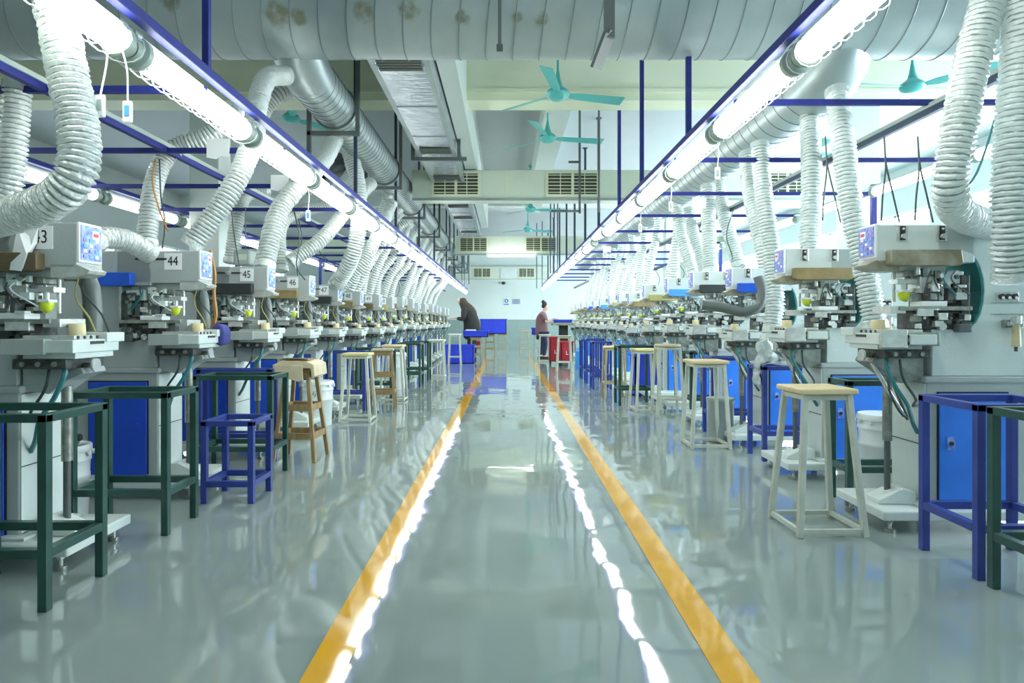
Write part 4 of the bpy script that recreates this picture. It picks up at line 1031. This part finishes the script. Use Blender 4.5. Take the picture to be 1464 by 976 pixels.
def skinned(name, chains, m, parent, sub=2):
    """chains: lists of (x,y,z,r); the first point of a later chain may repeat an earlier point to join it"""
    verts, edges, rad, idx = [], [], [], {}
    for ch in chains:
        prev = None
        for x, y, z, r_ in ch:
            k = (round(x,4), round(y,4), round(z,4))
            if k not in idx:
                idx[k] = len(verts); verts.append((x,y,z)); rad.append(r_)
            if prev is not None and prev != idx[k]: edges.append((prev, idx[k]))
            prev = idx[k]
    me = D.meshes.new(name); me.from_pydata(verts, edges, []); me.materials.append(m)
    o = D.objects.new(name, me); COL.objects.link(o); o.parent = parent
    md = o.modifiers.new('Skin', 'SKIN'); sv = me.skin_vertices
    if not sv:
        bpy.context.view_layer.objects.active = o
        bm = bmesh.new(); bm.from_mesh(me); bm.verts.layers.skin.verify(); bm.to_mesh(me); bm.free(); sv = me.skin_vertices
    for i, r_ in enumerate(rad): sv[0].data[i].radius = (r_, r_) if not isinstance(r_, tuple) else r_
    sv[0].data[0].use_root = True
    md.use_smooth_shade = True
    s2 = o.modifiers.new('Sub', 'SUBSURF'); s2.levels = sub; s2.render_levels = sub
    return o
def fingers(wr, hd, side, up):
    """a hand: palm then five fingers, as chains from wrist wr in direction hd"""
    hd = Vector(hd).normalized(); side = Vector(side).normalized(); up = Vector(up).normalized(); w = Vector(wr); out = []
    palm = w + hd*.05; k = w + hd*.085
    t = lambda v, r_: (v.x, v.y, v.z, r_)
    out.append([t(w,.024), t(palm,.03)])
    for i, (o_, l) in enumerate(((-.03,.055),(-.01,.068),(.01,.065),(.03,.05))):
        a = k + side*o_; bb = a + hd*l*.5 - up*.006; c = a + hd*l*.85 - up*.025
        out.append([t(palm,.03), t(a,.010), t(bb,.009), t(c,.007)])
    a = palm - side*.035 - up*.005; out.append([t(palm,.03), t(a,.011), t(a+hd*.03-side*.01-up*.01,.009)])
    return out
# veiled worker, leaning to the row (faces -x)
pr = empty('person', (-1.00, 18.75, 0))
hipz = .90
body = [[(0,0,hipz,.12),(-.03,0,1.10,.12),(-.12,0,1.28,.13),(-.19,0,1.39,.10),(-.24,0,1.47,.055),(-.28,0,1.54,.08),(-.30,0,1.61,.095),(-.29,0,1.68,.07)],
        [(0,0,hipz,.12),(-.0,-.10,.85,.10),(-.02,-.11,.48,.065),(.0,-.11,.10,.042),(-.03,-.11,.045,.035),(-.13,-.11,.03,.03)],
        [(0,0,hipz,.12),(.0,.10,.85,.10),(.04,.11,.48,.065),(.06,.11,.10,.042),(.03,.11,.045,.035),(-.07,.11,.03,.03)]]
for sy in (-1, 1):
    sh = (-.18, sy*.17, 1.37, .055); el = (-.22, sy*.24, 1.10, .042); wr = (-.44, sy*.13, 1.15, .024)
    body.append([(-.19,0,1.39,.10), sh, el, wr])
    for c in fingers(wr[:3], (-1,-.1*sy,-.05), (0,1,0), (0,0,1)): body.append(c)
skinned('body', body, M['skin'], pr)
skinned('coat', [[(.0,0,.52,(.24,.22)),(0,0,.72,(.25,.23)),(.01,0,hipz,(.25,.22)),(-.01,0,1.08,(.23,.20)),(-.09,0,1.27,(.22,.20)),(-.17,0,1.39,(.17,.15))],
                 [(-.17,0,1.39,.15),(-.18,-.18,1.37,.095),(-.22,-.245,1.10,.075),(-.38,-.16,1.14,.05)],
                 [(-.17,0,1.39,.15),(-.18,.18,1.37,.095),(-.22,.245,1.10,.075),(-.38,.16,1.14,.05)]], M['black_cloth'], pr)
skinned('trousers', [[(0,0,.80,.15),(-.0,-.11,.70,.12),(-.02,-.11,.45,.10),(.0,-.11,.08,.07)],[(0,0,.80,.15),(.0,.11,.70,.12),(.04,.11,.45,.10),(.06,.11,.08,.07)]], M['black_cloth'], pr)
skinned('veil', [[(-.262,0,1.70,.085),(-.25,0,1.62,.12),(-.215,0,1.52,.125),(-.12,0,1.40,.18),(-.02,0,1.26,.19),(.04,0,1.12,.15)]], M['veil'], pr)
b = MB()
for sy in (-.035,.035): b.lathe((-.385,sy,1.625),[(.0001,-.006),(.008,0),(.0001,.006)],'hair',8,axis='x')
b.box(-.405,-.38,-.012,.012,1.585,1.615,'skin',.004); b.box(-.385,-.37,-.025,.025,1.555,1.563,'redbit',.002); b.build('face_features', pr)
for sy in (-.11, .11):
    b = MB(); o_ = .06 if sy > 0 else 0; b.box(-.16+o_, .06+o_, sy-.05, sy+.05, 0, .07, 'shoe', .018); b.build('shoe', pr)
pr.scale = (1.08, 1.08, 1.06)
tag(pr, 'person in a dark veil and long black coat leaning over a machine', 'person')
# worker in mauve, facing +x
pr = empty('person', (1.06, 19.5, 0))
body = [[(0,0,.84,.12),(.0,0,1.02,.11),(.0,0,1.20,.12),(.03,0,1.34,.09),(.06,0,1.42,.055),(.10,0,1.47,.075),(.13,0,1.54,.092),(.12,0,1.61,.07)],
        [(0,0,.84,.12),(.03,-.10,.78,.09),(.10,-.11,.46,.06),(.05,-.11,.12,.04),(.09,-.11,.045,.035),(.19,-.11,.03,.03)],
        [(0,0,.84,.12),(.0,.10,.78,.09),(.02,.11,.46,.06),(-.06,.11,.12,.04),(-.03,.11,.045,.035),(.07,.11,.03,.03)]]
for sy in (-1, 1):
    sh = (.03, sy*.16, 1.32, .052); el = (.12, sy*.23, 1.08, .04); wr = (.36, sy*.14, 1.20, .024)
    body.append([(.03,0,1.34,.09), sh, el, wr])
    for c in fingers(wr[:3], (1,-.1*sy,-.1), (0,1,0), (0,0,1)): body.append(c)
skinned('body', body, M['skin'], pr)
skinned('shirt', [[(0,0,.66,(.20,.19)),(0,0,.78,(.21,.20)),(.0,0,.90,(.205,.185)),(.0,0,1.05,(.20,.18)),(.0,0,1.20,(.205,.185)),(.03,0,1.35,(.15,.13)),(.05,0,1.40,(.09,.08))],
                  [(.03,0,1.35,.13),(.03,-.175,1.32,.09),(.10,-.225,1.13,.068)],[(.03,0,1.35,.13),(.03,.175,1.32,.09),(.10,.225,1.13,.068)]], M['mauve'], pr)
skinned('trousers', [[(0,0,.80,.16),(.03,-.10,.70,.12),(.10,-.11,.46,.09),(.05,-.11,.09,.065)],[(0,0,.80,.16),(.0,.10,.70,.12),(.02,.11,.46,.09),(-.06,.11,.09,.065)]], M['trous'], pr)
skinned('hair', [[(.075,0,1.50,.07),(.07,0,1.57,.10),(.09,0,1.65,.09),(.04,0,1.71,.06),(.0,0,1.74,.045)]], M['hair'], pr)
b = MB()
for sy in (-.035,.035): b.lathe((.218,sy,1.565),[(.0001,-.006),(.008,0),(.0001,.006)],'hair',8,axis='x')
b.box(.21,.237,-.012,.012,1.525,1.555,'skin',.004); b.box(.20,.218,-.022,.022,1.50,1.507,'redbit',.002); b.build('face_features', pr)
for sy in (-.11, .11):
    b = MB(); o_ = .0 if sy < 0 else -.12; b.box(.0+o_,.22+o_,sy-.045,sy+.045,0,.065,'shoe',.016); b.build('shoe', pr)
tag(pr, 'person in a mauve shirt with hair in a bun working at a machine', 'person')

# ------------------------------------------------------------------ light and camera
w = D.worlds.new('sky'); SC.world = w; w.use_nodes = True
w.node_tree.nodes['Background'].inputs[0].default_value = (.80, .90, 1.0, 1)
w.node_tree.nodes['Background'].inputs[1].default_value = 4.0
for i, (a, c) in enumerate(right_wins):
    l = D.lights.new('daylight', 'AREA'); l.shape = 'RECTANGLE'; l.size = c-a; l.size_y = 2.1; l.energy = 170; l.color = (.84, .93, 1.0)
    o = D.objects.new('daylight', l); COL.objects.link(o); o.location = (RX+.22, (a+c)/2, 2.2); o.rotation_euler = (0, PI/2, 0); o.rotation_euler = Vector((-1, 0, -.12)).to_track_quat('-Z', 'Y').to_euler()
cam = D.cameras.new('camera'); co = D.objects.new('camera', cam); COL.objects.link(co)
co.location = (0, 0, H); co.rotation_euler = (PI/2, 0, 0)
cam.sensor_width = 36; cam.lens = F/1464*36
cam.shift_x = (732-CX)/1464; cam.shift_y = -(488-CY)/1464
cam.clip_start = .05
SC.camera = co
SC.view_settings.view_transform = 'Standard'; SC.view_settings.look = 'None'; SC.view_settings.gamma = 1
SC.view_settings.use_curve_mapping = False
SC.view_settings.exposure = 0.86
SC.cycles.use_denoising = True
SC.cycles.max_bounces = 7; SC.cycles.diffuse_bounces = 4; SC.cycles.glossy_bounces = 3; SC.cycles.transmission_bounces = 4
SC.cycles.sample_clamp_indirect = 8
